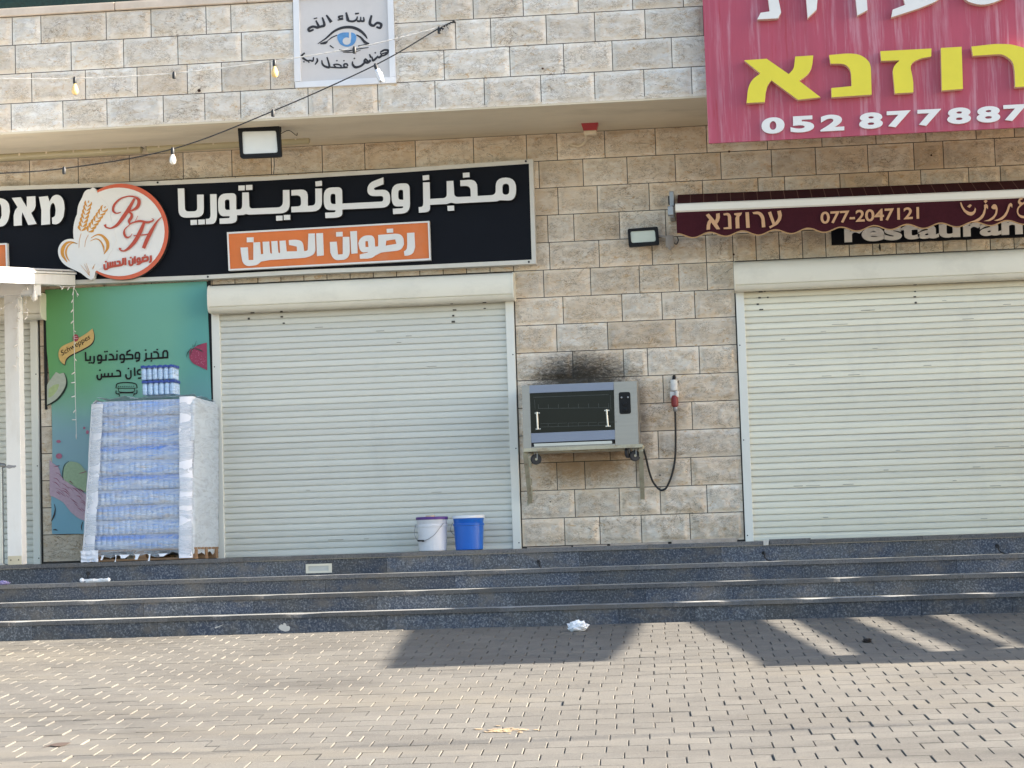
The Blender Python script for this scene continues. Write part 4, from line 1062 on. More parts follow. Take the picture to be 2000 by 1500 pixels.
# string lights
def bulb(par,p,kind,cab):
    d=Vector((0,0,-1)) if kind!='cfl' else Vector((.35,-.1,-1)).normalized()
    mb=MB(); mb.tube([p+Vector((0,0,.014)),p-d*0+Vector((0,0,-.004)),p+d*.035,p+d*.048],[.010,.016,.017,.014],10)
    s=mb.build('lamp_holder',M['cable_black'],par,smooth=True)
    if kind=='bulb':
        mb=MB(); q=p+d*.046
        prof=[(.011,0),(.014,.012),(.024,.030),(.030,.052),(.0305,.066),(.027,.082),(.018,.094),(.004,.099)]
        mb.lathe(q,[(r,-h) for r,h in prof],14); mb.build('glass_bulb',M['bulb'],s,smooth='all')
    elif kind=='white':
        mb=MB(); q=p+d*.046
        prof=[(.012,0),(.016,.012),(.024,.028),(.028,.050),(.027,.066),(.019,.080),(.004,.087)]
        mb.lathe(q,[(r,-h) for r,h in prof],14); mb.build('glass_bulb',M['bulb_white'],s,smooth='all')
    elif kind=='cfl':
        q=p+d*.046; x=d.cross(Vector((0,1,0))).normalized(); y=d.cross(x)
        mb=MB(); mb.tube([q,q+d*.035],[.022,.024],12)
        hp=[q+d*(.04+.075*i/60)+(x*math.cos(i*.55)+y*math.sin(i*.55))*(.026-.008*i/60) for i in range(61)]
        mb.tube(hp,.0085,7); mb.build('spiral_tube',M['lid_white'],s,smooth='all')
def string_light(label,px,Ys,cm,r,bulbs,sag):
    w=[P(x,y,Yy) for (x,y),Yy in zip(px,Ys)]
    t=things('string_light',label,'string light',w[0],'string lights across the parapet')
    pts_=smoothline([tuple(p) for p in w],8)
    mb=MB(); 
    if cm is M['cable_white']:
        # two twisted conductors
        for ph_ in (0,math.pi):
            L_=[];
            n=len(pts_)*4
            for i in range(n+1):
                f=i/n*(len(pts_)-1); k_=min(int(f),len(pts_)-2); q=Vector(pts_[k_]).lerp(Vector(pts_[k_+1]),f-k_)
                th=i*.8+ph_; L_.append(q+Vector((0,math.cos(th),math.sin(th)))*r*1.0)
            mb.tube(L_,r*.75,5)
    else: mb.tube(pts_,r,6)
    mb.build('cable',cm,t)
    for (bx,by,k) in bulbs:
        best=min(pts_,key=lambda q: abs((Vector(q)-CAM).normalized().dot(RT)/((Vector(q)-CAM).normalized().dot(_f))*F+1000-bx))
        # interpolate along the cable
        ps=sorted(pts_,key=lambda q: abs(1000+F*((Vector(q)-CAM).dot(RT)/(Vector(q)-CAM).dot(_f))-bx))[:2]
        f=lambda q:1000+F*((Vector(q)-CAM).dot(RT)/(Vector(q)-CAM).dot(_f))
        x0,x1=f(ps[0]),f(ps[1]); u=(bx-x0)/(x1-x0) if abs(x1-x0)>1e-6 else 0
        q=Vector(ps[0]).lerp(Vector(ps[1]),u)
        bulb(t,q,k,cm)
    return t
s1=string_light('silvery twisted string light with warm bulbs running level across the parapet blocks',[(884,46),(800,69),(690,94),(536,119),(340,143),(146,153),(-30,153)],[-1.30,-1.33,-1.36,-1.40,-1.45,-1.5,-1.55],M['cable_white'],.0036,[(146,153,'bulb'),(340,143,'none'),(536,119,'bulb'),(692,94,'none')],0)
s2=string_light('black cable string light slanting from the parapet hook down past the bakery sign',[(888,43),(858,55),(735,126),(533,217),(337,291),(125,329),(-30,340)],[-1.29,-1.32,-1.42,-1.55,-1.68,-1.8,-1.9],M['cable_black'],.0055,[(858,57,'none'),(733,127,'cfl'),(533,217,'none'),(337,291,'white'),(125,329,'none')],0)
p=P(888,43,-1.262); t=things('wall_hook','black hook with knotted wire on the parapet holding both string lights','hook',p)
mb=MB(); mb.tube([(p.x,-1.24,p.z),(p.x,-1.30,p.z+.002),(p.x+.003,-1.315,p.z-.012)],.007,6); mb.sphere((p.x,-1.29,p.z),.014)
b=P(862,54,-1.32)
hp=[Vector((p.x,-1.295,p.z)).lerp(b,i/24)+Vector((0,math.cos(i*1.3),math.sin(i*1.3)))*.007 for i in range(25)]
mb.tube(hp,.005,5); mb.tube([b+Vector((-.0,-.01,.0)),b+Vector((.02,-.012,-.018))],.010,6); mb.tube([P(872,51,-1.31),P(876,56,-1.31)],.003,5)
mb.build('hook',M['cable_black'],t)

# dark netting above the coping
t=things('terrace_fence','dark green netting fence on the terrace above the coping','fence',P(80,8,-1.0))
Yn=-1.02; zc_=ZU[4]+.07
mb=MB(); rr=random.Random(3)
def nf(u,v): return Vector((-7+10*u,Yn+.02*noise.noise(Vector((u*60,v*6,0))),zc_+1.2*v))
mb.grid(nf,160,10); mb.build('netting',M['netting'],t)
for i in range(6):
    mb=MB(); x=-6.6+1.9*i; mb.tube([(x,Yn+.05,zc_-.06),(x,Yn+.05,zc_+1.3)],.022,8); mb.build('post',M['metal_grey'],t)

# =================================================================== BANNER
YBN=-.045
def bmat():
    mt=bpy.data.materials.new('printed_banner'); mt.use_nodes=True; N,L,b=nodes(mt)
    tc=N.new('ShaderNodeTexCoord'); s=N.new('ShaderNodeSeparateXYZ'); L.new(tc.outputs['Object'],s.inputs[0])
    n=tex(N,L,'noise',tc.outputs['Object'],1.3,2)
    x0,x1=P(90,800,YBN).x,P(405,800,YBN).x; z0,z1=P(100,1043,YBN).z,P(90,575,YBN).z
    def add(a,b_,k=1.0):
        m=N.new('ShaderNodeMath'); m.operation='MULTIPLY_ADD'; L.new(a,m.inputs[0]); m.inputs[1].default_value=k; L.new(b_,m.inputs[2]); return m.outputs[0]
    fx=maprange(N,L,s.outputs[0],x0,x1,0,1); fz=maprange(N,L,s.outputs[2],z0,z1,0,1)
    c=mixc(N,L,maprange(N,L,add(n,fx,.25),.15,.75,0,1,True),(.13,.35,.135),(.165,.41,.305))
    c=mixc(N,L,maprange(N,L,add(n,fx,.2),.85,1.1,0,.8,True),c,(.10,.33,.31))
    c=mixc(N,L,maprange(N,L,add(n,fz,-.15),.25,.62,1,0,True),c,(.24,.40,.46))
    c=mixc(N,L,maprange(N,L,add(n,fz,-.1),.02,.28,.8,0,True),c,(.20,.42,.54))
    L.new(c,b.inputs['Base Color']); b.inputs['Roughness'].default_value=.55; b.inputs['Specular IOR Level'].default_value=.3
    return mt
bn=things('advertising_banner','green printed fabric banner with Arabic text, fruit slices and pink splash','banner',P(250,800,YBN))
cor=[P(88,566,YBN),P(403.5,549,YBN),P(424,1040,YBN),P(102,1043,YBN)]
def wav(u,v): return .010*noise.noise(Vector((u*2.2,v*3.5,0)))+.016*max(0,.25-v)*math.sin((u*1.2+v*3)*14)*.5 + .012*max(0,(v-.85)/.15)*math.sin(u*18+v*6)*(1-u)
def bsurf(u,v):
    a=cor[0].lerp(cor[1],u); b=cor[3].lerp(cor[2],u); p=a.lerp(b,v)
    # slack left edge
    if u<.5: p.x+= .028*math.sin(min(1,max(0,(v-.25)/.6))*math.pi)*(1-u*2)
    p.y+=wav(u,v); return p
mb=MB(); mb.grid(bsurf,46,60); cl=mb.build('printed_cloth',bmat(),bn,smooth='all')
mb=MB(); mb.plate([[P(400,548,-.02),P(411,547.5,-.02),P(419,780,-.02),P(409,780,-.02)]],(0,.01,0)); mb.build('backing_strip',M['dark'],bn); mb=MB(); mb.plate([[P(84,575,-.02),P(92,575,-.02),P(92,800,-.02),P(87.5,800,-.02)]],(0,.01,0)); mb.build('backing_strip',M['dark'],bn)
# prints sit just off the waving cloth: project every print vertex onto it
def on_cloth(o,off):
    for v in o.data.vertices:
        x,z=v.co.x,v.co.z
        u=(x-cor[0].x)/(cor[1].x-cor[0].x); vv=(cor[0].z-z)/(cor[0].z-cor[3].z)
        u=min(1,max(0,u)); vv=min(1,max(0,vv))
        v.co.y=YBN+wav(u,vv)-.006-off
    o.data.update()
def prt(name,m,fn,off,parent=None):
    global mb
    mb=MB(); fn(mb); o=mb.build(name,m,parent or cl); on_cloth(o,off); return o
def subdiv_poly(mb,l):
    glyph(mb,[l],YBN-.01,0)
Bq=crop(80,630,7.692); Bl=crop(80,700,4.167); Bs=crop(350,640,10.714)
def pst(mb,C,pp,ww,sc_,sm=True,n=4):
    if not isinstance(ww,(list,tuple)): ww=[ww]*len(pp)
    if sm and len(pp)>2: pp=smoothline(pp,n); ww=smoothw(ww,n)
    stroke(mb,C(pp),[x/sc_ for x in ww],YBN-.01,0)
pm=lambda n,c,r=.55:mat(n,c,r,var=.12,vscale=40)
RIB=[(258,470,60),(275,395,40),(330,345,40),(470,285),(560,235),(680,165,60),(772,88),(797,180,40),(790,270,40),(740,335,60),(600,412),(430,490,60),(368,550,30),(350,632),(305,600,30),(268,540,40)]
prt('logo_shadow',M['ink'],lambda m_: subdiv_poly(m_,Bq([(p[0]+10,p[1]+16)+tuple(p[2:]) for p in RIB])),.001)
prt('logo_ribbon',pm('ribbon_yellow',(.62,.42,.15)),lambda m_: subdiv_poly(m_,Bq(RIB)),.0022)
prt('logo_button',pm('button_red',(.35,.05,.075)),lambda m_: subdiv_poly(m_,Bq(circ(520,230,44,54,24))),.0034)
prt('button_mark',M['logo_white'],lambda m_: (pst(m_,Bq,[(492,226),(522,240),(552,236)],[6,10,6],7.69),pst(m_,Bq,[(500,215),(524,206),(545,210)],[4,7,4],7.69)),.0046)
def schw(m_):
    a=Bq([(322,525)])[0]; b=Bq([(748,268)])[0]; up=(-.12*12-2.2,-13.2)
    text(m_,'Schweppes',a,b,(a[0]+up[0],a[1]+up[1]),YBN-.01,.0001,.004)
prt('logo_lettering',M['ink'],schw,.0046)
def ara(m_,line):
    w=26
    if line==1:
        return ara1(m_,w)
    return ara2(m_,w)
def ara1(m_,w):
    def s_(pp,ww=w): pst(m_,Bq,pp,ww,7.692,False)
    s_([(1835,528),(1835,450),(1855,425),(1888,425),(1902,450),(1902,522)]); s_([(1915,524),(1740,533)]); s_([(1688,442),(1738,442),(1764,470),(1766,545)])
    s_([(1835,530),(1575,545)]); s_([(1660,452),(1660,545)]); s_([(1580,455),(1580,545),(1570,568),(1545,576)])
    for x,y in ((1748,405),(1660,575),(1573,414),(1142,430),(958,438),(990,434),(722,604),(752,602)): s_([(x-13,y),(x+13,y)],22)
    s_([(1478,535),(1418,535),(1418,480),(1432,452),(1466,450),(1480,470),(1480,540),(1470,570),(1425,580)]); 
    s_([(1345,412),(1295,440),(1290,480),(1368,482),(1378,500),(1378,540)]); s_([(1390,541),(1180,550)]); s_([(1245,548),(1190,548),(1188,500),(1205,480),(1238,480),(1250,500),(1250,560),(1240,592),(1195,598)])
    s_([(1140,470),(1140,552)]); s_([(1150,552),(1010,558)]); s_([(1022,478),(1060,478),(1085,505),(1086,552)])
    s_([(975,480),(975,565)]); s_([(985,560),(850,566)]); s_([(900,562),(852,562),(850,510),(866,492),(894,492),(906,510),(906,570),(896,602),(850,608)])
    s_([(795,500),(795,585),(785,605),(768,610)]); s_([(665,440),(670,565),(735,565),(738,500)])
def ara2(m_,w):
    def s_(pp,ww=w): pst(m_,Bq,pp,ww,7.692,False)
    for x,y in ((884,714),(1314,690)): s_([(x-13,y),(x+13,y)],22)
    s_([(906,765),(906,835),(885,858),(855,850),(842,825),(842,785)]); s_([(900,815),(1205,803)]); s_([(955,760),(955,812)]); s_([(1010,757),(1010,810)]); s_([(1068,754),(1068,808)]); s_([(1130,722),(1172,722),(1192,745),(1194,805)])
    s_([(1350,715),(1352,815),(1330,845),(1295,842),(1278,815),(1276,775)]); s_([(1406,675),(1410,802)]); s_([(1500,705),(1462,715),(1450,740),(1455,770),(1500,780)]); s_([(1458,838),(1510,830)])
prt('arabic_lettering',M['ink'],lambda m_: ara(m_,1),.0016); prt('arabic_lettering',M['ink'],lambda m_: ara(m_,2),.0016)
def bun(m_):
    def s_(pp,ww=14): pst(m_,Bq,pp,ww,7.692)
    s_([(1130,970),(1140,925),(1200,905),(1290,900),(1380,908),(1432,930),(1442,970)],16); s_([(1130,965),(1150,985),(1420,985),(1442,965)],10); s_([(1170,985),(1180,1040),(1390,1040),(1400,985)],12); s_([(1130,1020),(1128,1060),(1165,1075)],16); s_([(1442,1015),(1440,1060),(1405,1075)],16)
    s_([(1165,1060),(1180,1095),(1180,1110)],16); s_([(1405,1060),(1390,1100)],16); s_([(1180,1055),(1390,1055)],16)
    for i in range(9): s_([(1160+i*29,950),(1166+i*29,970)],9)
prt('burger_outline',M['ink'],bun,.0016)
prt('lime_slice',pm('lime_flesh',(.40,.44,.36)),lambda m_: subdiv_poly(m_,Bl([(46,210,20),(90,150),(120,110),(150,125),(185,115,10),(205,165,20),(195,250,40),(140,330,40),(48,385)])),.0012)
prt('lime_heart',pm('lime_pulp',(.36,.45,.22)),lambda m_: subdiv_poly(m_,Bl([(60,250),(100,215,10),(150,205,20),(130,260,20),(90,310,20),(58,320)])),.0024)
prt('lime_rind',pm('lime_rind',(.03,.055,.04)),lambda m_: pst(m_,Bl,[(188,118),(205,165),(206,215),(180,275),(135,330),(90,362),(48,382)],[2,8,14,18,16,14,10],4.167),.003)
prt('lime_slice',pm('pale_lime',(.30,.42,.27)),lambda m_: subdiv_poly(m_,Bl([(232,835,20),(185,880,30),(178,985),(365,1095),(375,930),(310,850,30)])),.0012)
prt('lime_rind',pm('pale_rind',(.08,.14,.11)),lambda m_: pst(m_,Bl,[(228,835),(190,870),(176,930),(180,992)],[3,8,9,4],4.167),.003)
prt('pink_splash',pm('splash_pink',(.48,.35,.43)),lambda m_: subdiv_poly(m_,Bl([(68,820),(90,850),(140,880,20),(165,960),(230,1020,20),(300,1060),(372,1110),(372,1330),(300,1300,20),(240,1250),(180,1170,20),(110,1130),(70,1115)])),.0012)
rq=random.Random(5)
def veins(m_):
    for i in range(26):
        x=rq.uniform(85,330); y0=960+ (x-70)*.62+rq.uniform(-60,120); l=rq.uniform(25,70)
        if y0>1290: continue
        pst(m_,Bl,[(x,y0),(x+l*.5,y0+l*.25+rq.uniform(-6,10)),(min(368,x+l),y0+l*.75)],[1.5,rq.uniform(3,7),1.5],4.167)
prt('splash_veins',pm('splash_crimson',(.33,.08,.15)),veins,.0026)
M['drop']=pm('drop_pink',(.40,.13,.21))
for x,y,rx,ry in ((143,676,18,12),(146,795,26,22),(352,566,10,10),(378,600,12,16)): prt('pink_drop',M['drop'],lambda m_: subdiv_poly(m_,Bl(circ(x,y,rx,ry,14))),.0026)
for l in ([(310,935),(345,928),(372,915)],[(105,880),(130,878),(150,870)]): prt('pink_drop',M['drop'],lambda m_: pst(m_,Bl,l,[3,7,4],4.167),.0026)
for l,wd in (([(108,1185),(116,1230),(104,1285),(82,1328)],[3,8,14,4]),([(340,1330),(328,1370),(335,1400)],[5,9,5]),([(98,1396),(116,1394),(134,1400)],[4,9,3])):
    prt('dark_leaf_print',M['leaf'],lambda m_: pst(m_,Bl,l,wd,4.167),.0026)
prt('strawberry',pm('strawberry_red',(.30,.035,.085)),lambda m_: subdiv_poly(m_,Bs([(205,560,60),(215,470,40),(300,420,40),(430,350,60),(575,310),(585,890),(440,820,60),(280,745,60),(210,640,60)])),.0012)
def seeds(m_):
    for i in range(46):
        x=rq.uniform(260,570); y=rq.uniform(430,820)
        if y>730+ (x-280)*.45: continue
        subdiv_poly(m_,Bs(circ(x,y,6,9,6)))
prt('strawberry_seeds',pm('seed_pink',(.50,.16,.22)),seeds,.0026)
def sep_(m_):
    for l,wd in (([(150,620),(180,520),(255,425)],[4,22,10]),([(230,590),(250,500),(300,420)],[3,16,10]),([(300,430),(420,460),(500,510)],[10,26,3]),([(290,400),(280,350)],[14,8]),([(320,400),(360,270)],[16,4]),([(380,370),(460,350)],[14,4])): pst(m_,Bs,l,wd,10.714)
prt('strawberry_leaf',pm('sepal_green',(.06,.12,.105)),sep_,.004)

# =================================================================== PALLET OF WATER
YW=-1.02; YWB=-.14
xl_b=P(166,1085,YW).x; xr_b=P(376,1085,YW).x
xl_t=P(181,785,YW).x; xr_t=P(377,775,YW).x
zp=.115; zt_=P(280,781,YW).z
pal=things('wooden_pallet','weathered wooden pallet under the shrink wrapped water stack','pallet',((xl_b+xr_b)/2,(YW+YWB)/2,0))
rr=random.Random(11)
mb=MB()
for i in range(3):
    y=[YW+.02,(YW+YWB)/2-.05,YWB-.12][i]; mb.box((xl_b+.01,y,.0),(xr_b+.02,y+.10,.018),0,.002)
mb.build('bottom_board',M['wood'],pal)
for i in range(3):
    for j in range(3):
        x=[xl_b+.02,(xl_b+xr_b)/2-.055,xr_b-.09][i]; y=[YW+.025,(YW+YWB)/2-.05,YWB-.115][j]
        mb=MB(); mb.box((x,y,.0185),(x+.11,y+.09,.082),0,.003); mb.build('block',M['wood'],pal)
for i in range(7):
    y=YW+.005+i*(YWB-YW-.10)/6
    mb=MB(); mb.box((xl_b,y,.083),(xr_b+.02,y+.09,.101),0,.002); mb.build('deck_board',M['wood'],pal)
ws=things('wrapped_water_stack','tall shrink wrapped stack of bottled water packs with white corner boards on a pallet','water stack',((xl_b+xr_b)/2,(YW+YWB)/2,.101))
def water_mat(name,kind):
    mt=bpy.data.materials.new(name); mt.use_nodes=True; N,L,b=nodes(mt); v=objvec(N,L)
    at=N.new('ShaderNodeAttribute'); at.attribute_name='tint'; sep=N.new('ShaderNodeSeparateColor'); L.new(at.outputs['Color'],sep.inputs[0])
    n=tex(N,L,'noise',objvec(N,L,(1.2,1.2,3)),9,6,.7,dist=.8)
    c=mixc(N,L,maprange(N,L,n,.35,.68,0,1,True),(.22,.38,.70),(.66,.74,.84))
    n2=tex(N,L,'noise',objvec(N,L,(1,1,5)),5,5,.7); c=mixc(N,L,maprange(N,L,n2,.50,.63,0,.85,True),c,(.45,.39,.34)); n6=tex(N,L,'noise',objvec(N,L,(1,1,6)),3.1,5,.7); c=mixc(N,L,maprange(N,L,n6,.50,.64,0,.8,True),c,(.13,.33,.80))
    c=mixc(N,L,sep.outputs[0],c,(.05,.20,.68))
    c=mixc(N,L,sep.outputs[1],c,(.30,.255,.225))
    L.new(c,b.inputs['Base Color']); b.inputs['Roughness'].default_value=.22; b.inputs['Specular IOR Level'].default_value=.5
    return mt
M['water']=water_mat('water_bottles_in_film','stack')
nl=10; lh=(zt_-.101)/nl
for li in range(nl):
    z0=.101+li*lh; mb=MB(); bt=.048
    f=(li+.5)/nl; sh=rr.uniform(-.012,.012)
    x0=xl_b+(xl_t-xl_b)*min(1,f*1.6)*.9+.025+sh; x1=xr_b-.022+(xr_t-xr_b)*f+sh*.6; y0=YW+.03+rr.uniform(-.006,.006); y1=YWB
    # perimeter of bottles, profile in z
    nb_x=int((x1-x0)/bt); nb_y=int((y1-y0)/bt)
    prof=[(0,.55,.0,.55),(.06,.95,0,.25),(.30,1.0,0,0),(.52,.94,0,0),(.60,1.0,.45,0),(.72,.97,.9,0),(.80,.80,.9,.0),(.86,.55,.95,.15),(.90,.50,.8,.45),(1.0,.48,.2,.85)]
    bl_=rr.random(); 
    prev=None
    for (h,r,bl,br) in prof:
        ring=[];S_=6
        for side in range(4):
            n_,ax=((nb_x,0),(nb_y,1),(nb_x,2),(nb_y,3))[side]
            for i in range(n_):
                for s_ in range(S_):
                    t=(i+s_/S_)/n_; u=s_/S_; bump=math.sqrt(max(0,1-(2*u-1)**2))*r*bt*.32 - bt*.32
                    if side==0: ring.append((x0+(x1-x0)*t,y0-bump*1.0,z0+h*lh))
                    elif side==1: ring.append((x1+bump,y0+(y1-y0)*t,z0+h*lh))
                    elif side==2: ring.append((x1-(x1-x0)*t,y1+bump,z0+h*lh))
                    else: ring.append((x0-bump,y1-(y1-y0)*t,z0+h*lh))
        k=len(ring); tt=(bl*(.15+1.0*bl_),br*rr.uniform(.3,1),.5)
        if prev is None: base=len(mb.v)
        mb.add(ring,[],0,tt)
        if prev is not None:
            b0=prev
            mb.f+=[(b0+i,b0+(i+1)%k,b0+k+(i+1)%k,b0+k+i) for i in range(k)]; mb.m+=[0]*k
        prev=len(mb.v)-k
    mb.f.append(tuple(range(prev,prev+k))); mb.m.append(0)
    mb.build('bottle_layer',M['water'],ws,smooth='all',tint=True)
# corner boards
def cboard(name,xt,xb,w0,z1,outer):
    mb=MB(); n=26; L_=[];R_=[];B_=[]
    for i in range(n+1):
        f=i/n; z=.01+(z1-.01)*(1-f); x=xt+(xb-xt)*f+.010*noise.noise(Vector((outer*5,f*6,2))); w_=w0*(1+.06*noise.noise(Vector((outer*9,f*9,4))))
        y=YW-.006+.008*noise.noise(Vector((outer*3,f*7,9)))
        L_.append((x,y,z)); R_.append((x+w_,y,z)); xx=x if outer<0 else x+w_
        B_.append((xx,y+.10,z))
    m_=n+1
    mb.add(L_+R_+B_,[(i,m_+i,m_+i+1,i+1) for i in range(n)]+([(i,i+1,2*m_+i+1,2*m_+i) for i in range(n)] if outer<0 else [(m_+i,2*m_+i,2*m_+i+1,m_+i+1) for i in range(n)]))
    return mb.build(name,M['cboard'],ws,smooth='all')
M['cboard']=mat('white_corner_board',(.70,.72,.78),.45,var=.06,vscale=5,stretch=(1,1,2),dirt=(.50,.58,.74),dscale=3.5,damt=.5)
cboard('corner_board',P(179,790,YW).x,P(161,1092,YW).x,.105,zt_-.02,-1)
cboard('corner_board',P(351,778,YW).x,P(350,1085,YW).x,.115,zt_+.015,1)
# stretch film
def film_mat():
    mt=bpy.data.materials.new('stretch_film'); mt.use_nodes=True; N,L,b=nodes(mt)
    v=objvec(N,L,(1.5,1.5,9)); n=tex(N,L,'noise',v,1.9,9,.75,dist=2.2)
    b.inputs['Base Color'].default_value=(.56,.635,.71,1); b.inputs['Roughness'].default_value=.28
    at=N.new('ShaderNodeAttribute'); at.attribute_name='tint'; sep=N.new('ShaderNodeSeparateColor'); L.new(at.outputs['Color'],sep.inputs[0])
    tr=N.new('ShaderNodeBsdfTransparent'); mx=N.new('ShaderNodeMixShader')
    a=N.new('ShaderNodeMath'); a.operation='MULTIPLY_ADD'; L.new(maprange(N,L,n,.34,.70,-.22,.30),a.inputs[0]); a.inputs[1].default_value=1.0; L.new(sep.outputs[0],a.inputs[2]); a.use_clamp=True
    L.new(a.outputs[0],mx.inputs[0]); L.new(tr.outputs[0],mx.inputs[1]); L.new(b.outputs[0],mx.inputs[2])
    L.new(mx.outputs[0],N['Material Output'].inputs[0])
    bp=N.new('ShaderNodeBump'); bp.inputs['Strength'].default_value=.5; bp.inputs['Distance'].default_value=.02; L.new(n,bp.inputs['Height']); L.new(bp.outputs[0],b.inputs['Normal'])
    return mt
M['film']=film_mat()
mb=MB(); NU,NV=96,70
def fx(u,v):
    # u around (0 front-left .. ), v up
    f=v; x0=xl_b+(xl_t-xl_b)*min(1,f*1.15)-.008; x1=xr_b+(xr_t-xr_b)*f+.012; y0=YW-.014; y1=YWB+.03
    per=[(x1-x0),(y1-y0),(x1-x0),(y1-y0)]; T=sum(per); s=u*T
    if s<per[0]: p=Vector((x0+s,y0,0)); n_=Vector((0,-1,0))
    elif s<per[0]+per[1]: p=Vector((x1,y0+s-per[0],0)); n_=Vector((1,0,0))
    elif s<per[0]*2+per[1]: p=Vector((x1-(s-per[0]-per[1]),y1,0)); n_=Vector((0,1,0))
    else: p=Vector((x0,y1-(s-2*per[0]-per[1]),0)); n_=Vector((-1,0,0))
    c=Vector(((x0+x1)/2,(y0+y1)/2,0))
    zlo=.045+.035*noise.noise(Vector((u*26,3,1)))+.02*noise.noise(Vector((u*70,3,1)))
    z=zlo+(zt_+.02-zlo)*v
    p+=n_*(.010*noise.noise(Vector((u*14,z*7,1)))+.007*noise.noise(Vector((u*30,z*22,1)))-.008*abs(math.sin(z*math.pi/lh))*(1 if n_.y<0 else .3))
    # rounded top shoulders
    if v>.955:
        k=(v-.955)/.045; p=p.lerp(c,.07*k*k); z-=.02*k*k*(1 if n_.y<0 else .2)
    p.z=z; return p,n_
vs=[];tints=[]
for j in range(NV+1):
    for i in range(NU+1):
        p,n_=fx(i/NU,j/NV); vs.append(p); tints.append(.32 if n_.y<0 else .92)
b0=len(mb.v)
for p,t in zip(vs,tints): mb.v.append(tuple(p)); mb.vt.append((t,t,t))
mb.f+=[(j*(NU+1)+i,j*(NU+1)+i+1,(j+1)*(NU+1)+i+1,(j+1)*(NU+1)+i) for j in range(NV) for i in range(NU)]; mb.m+=[0]*(NU*NV)
# crumpled cover on top
def ft(u,v):
    x0=xl_t+.02;x1=xr_t-.01; x=x0+(x1-x0)*u; y=YW+.03+(YWB-YW-.04)*v
    return Vector((x,y,zt_+.030+.022*noise.noise(Vector((x*9,y*7,1)))+.014*noise.noise(Vector((x*24,y*20,1)))))
mb.grid(ft,28,28,0,(.5,.5,.5))
mb.build('stretch_film',M['film'],ws,smooth='all',tint=True)
# torn film flaps hanging at the bottom front
mb=MB(); 
for (px,w_,l) in ((226,.012,.075),(243,.10,.03),(268,.05,.045),(292,.022,.065),(318,.09,.025),(200,.03,.04)):
    p=P(px,1078,YW-.012); n=5
    L_=[(p.x-w_/2*(1-i/n*.6)+.006*math.sin(i),YW-.016-.003*i,.055-l*i/n) for i in range(n+1)]; R_=[(p.x+w_/2*(1-i/n*.8),YW-.014-.003*i,.055-l*i/n) for i in range(n+1)]
    mb.add(L_+R_,[(i,n+1+i,n+2+i,i+1) for i in range(n)])
mb.build('torn_film_flaps',M['lid_white'],ws,smooth='all')
# crumpled corner flap at lower left
mb=MB(); a=P(158,1072,YW-.03)
def fl(u,v): return Vector((a.x+.155*u+.01*noise.noise(Vector((u*4,v*5,2))),YW-.035+.02*noise.noise(Vector((u*5,v*5,7))),.002+.10*(1-v)+.008*noise.noise(Vector((u*6,1,1)))))
mb.grid(fl,10,10); mb.build('corner_flap',M['cboard'],ws,smooth='all')

# loose six packs on top
M['bottle']=mat('clear_blue_bottle',(.40,.58,.80),.12,var=.15,vscale=30,dirt=(.62,.72,.82),dscale=14,damt=.8)
M['cap']=mat('dark_blue_cap',(.02,.06,.30),.35)
def six_pack(x0,y0,z0,label,nx=6,ny=4,bw=.0497,h=.131):
    t=things('water_pack',label,'water pack',(x0+nx*bw/2,y0+ny*bw/2,z0),'loose water packs on top of the stack')
    r=bw*.49
    prof=[(r*.80,.002),(r*.97,.008),(r,.020),(r*.94,.028),(r,.036),(r*.94,.046),(r,.056),(r,.078),(r*.94,.082),(r,.086),(r*.9,.097),(r*.62,.108),(r*.36,.116),(r*.36,h-.013)]
    capp=[(r*.52,h-.013),(r*.55,h-.011),(r*.55,h-.001),(r*.45,h)]
    bo=None
    for j in range(ny):
        for i in range(nx):
            c=Vector((x0+bw*(i+.5),y0+bw*(j+.5),z0))
            if bo is None:
                mb=MB(); mb.lathe(c,prof,14); bo=mb.build('bottle',M['bottle'],t,smooth='all'); c0=c
                mb=MB(); mb.lathe(c,capp,12); co=mb.build('cap',M['cap'],bo,smooth=True)
            else:
                b2=bo.copy(); COL.objects.link(b2); b2.parent=t; b2.location=bo.location+(c-c0)
                c2=co.copy(); COL.objects.link(c2); c2.parent=b2
    mb=MB(); e=.004; n=24
    X0,X1,Y0,Y1=x0-.001,x0+nx*bw+.001,y0-.001,y0+ny*bw+.001
    # scalloped band of blue film round the necks, and clear shrink film round the bodies
    def ringp(z,amp):
        o=[]
        for side in range(4):
            nn=(nx,ny,nx,ny)[side]
            for i in range(nn*6):
                tt=i/(nn*6); u=(i%6)/6; bmp=amp*(math.sqrt(max(0,1-(2*u-1)**2))-1)
                if side==0:o.append((X0+(X1-X0)*tt,Y0-bmp,z-abs(.5-u)*.014))
                elif side==1:o.append((X1+bmp,Y0+(Y1-Y0)*tt,z-abs(.5-u)*.014))
                elif side==2:o.append((X1-(X1-X0)*tt,Y1+bmp,z-abs(.5-u)*.014))
                else:o.append((X0-bmp,Y1-(Y1-Y0)*tt,z-abs(.5-u)*.014))
        return o
    a_=ringp(z0+h+.002,.004); b_=ringp(z0+h-.020,.006); k=len(a_)
    mb.add(a_+b_,[(i,k+i,k+(i+1)%k,(i+1)%k) for i in range(k)],0); mb.f.append(tuple(range(k-1,-1,-1))); mb.m.append(0)
    mb.build('shrink_band',M['cap'],t)
    mb=MB(); a_=ringp(z0+.106,.010); b_=ringp(z0+.010,.010); mb.add(a_+b_,[(i,k+i,k+(i+1)%k,(i+1)%k) for i in range(k)],0,(.12,.12,.12)); mb.build('shrink_film',M['film'],t,smooth='all',tint=True)
    return t
pk0=P(277,770,-.80); zpk=zt_+.056
six_pack(pk0.x,-.80,zpk,'lower pack of small water bottles resting on the wrapped stack')
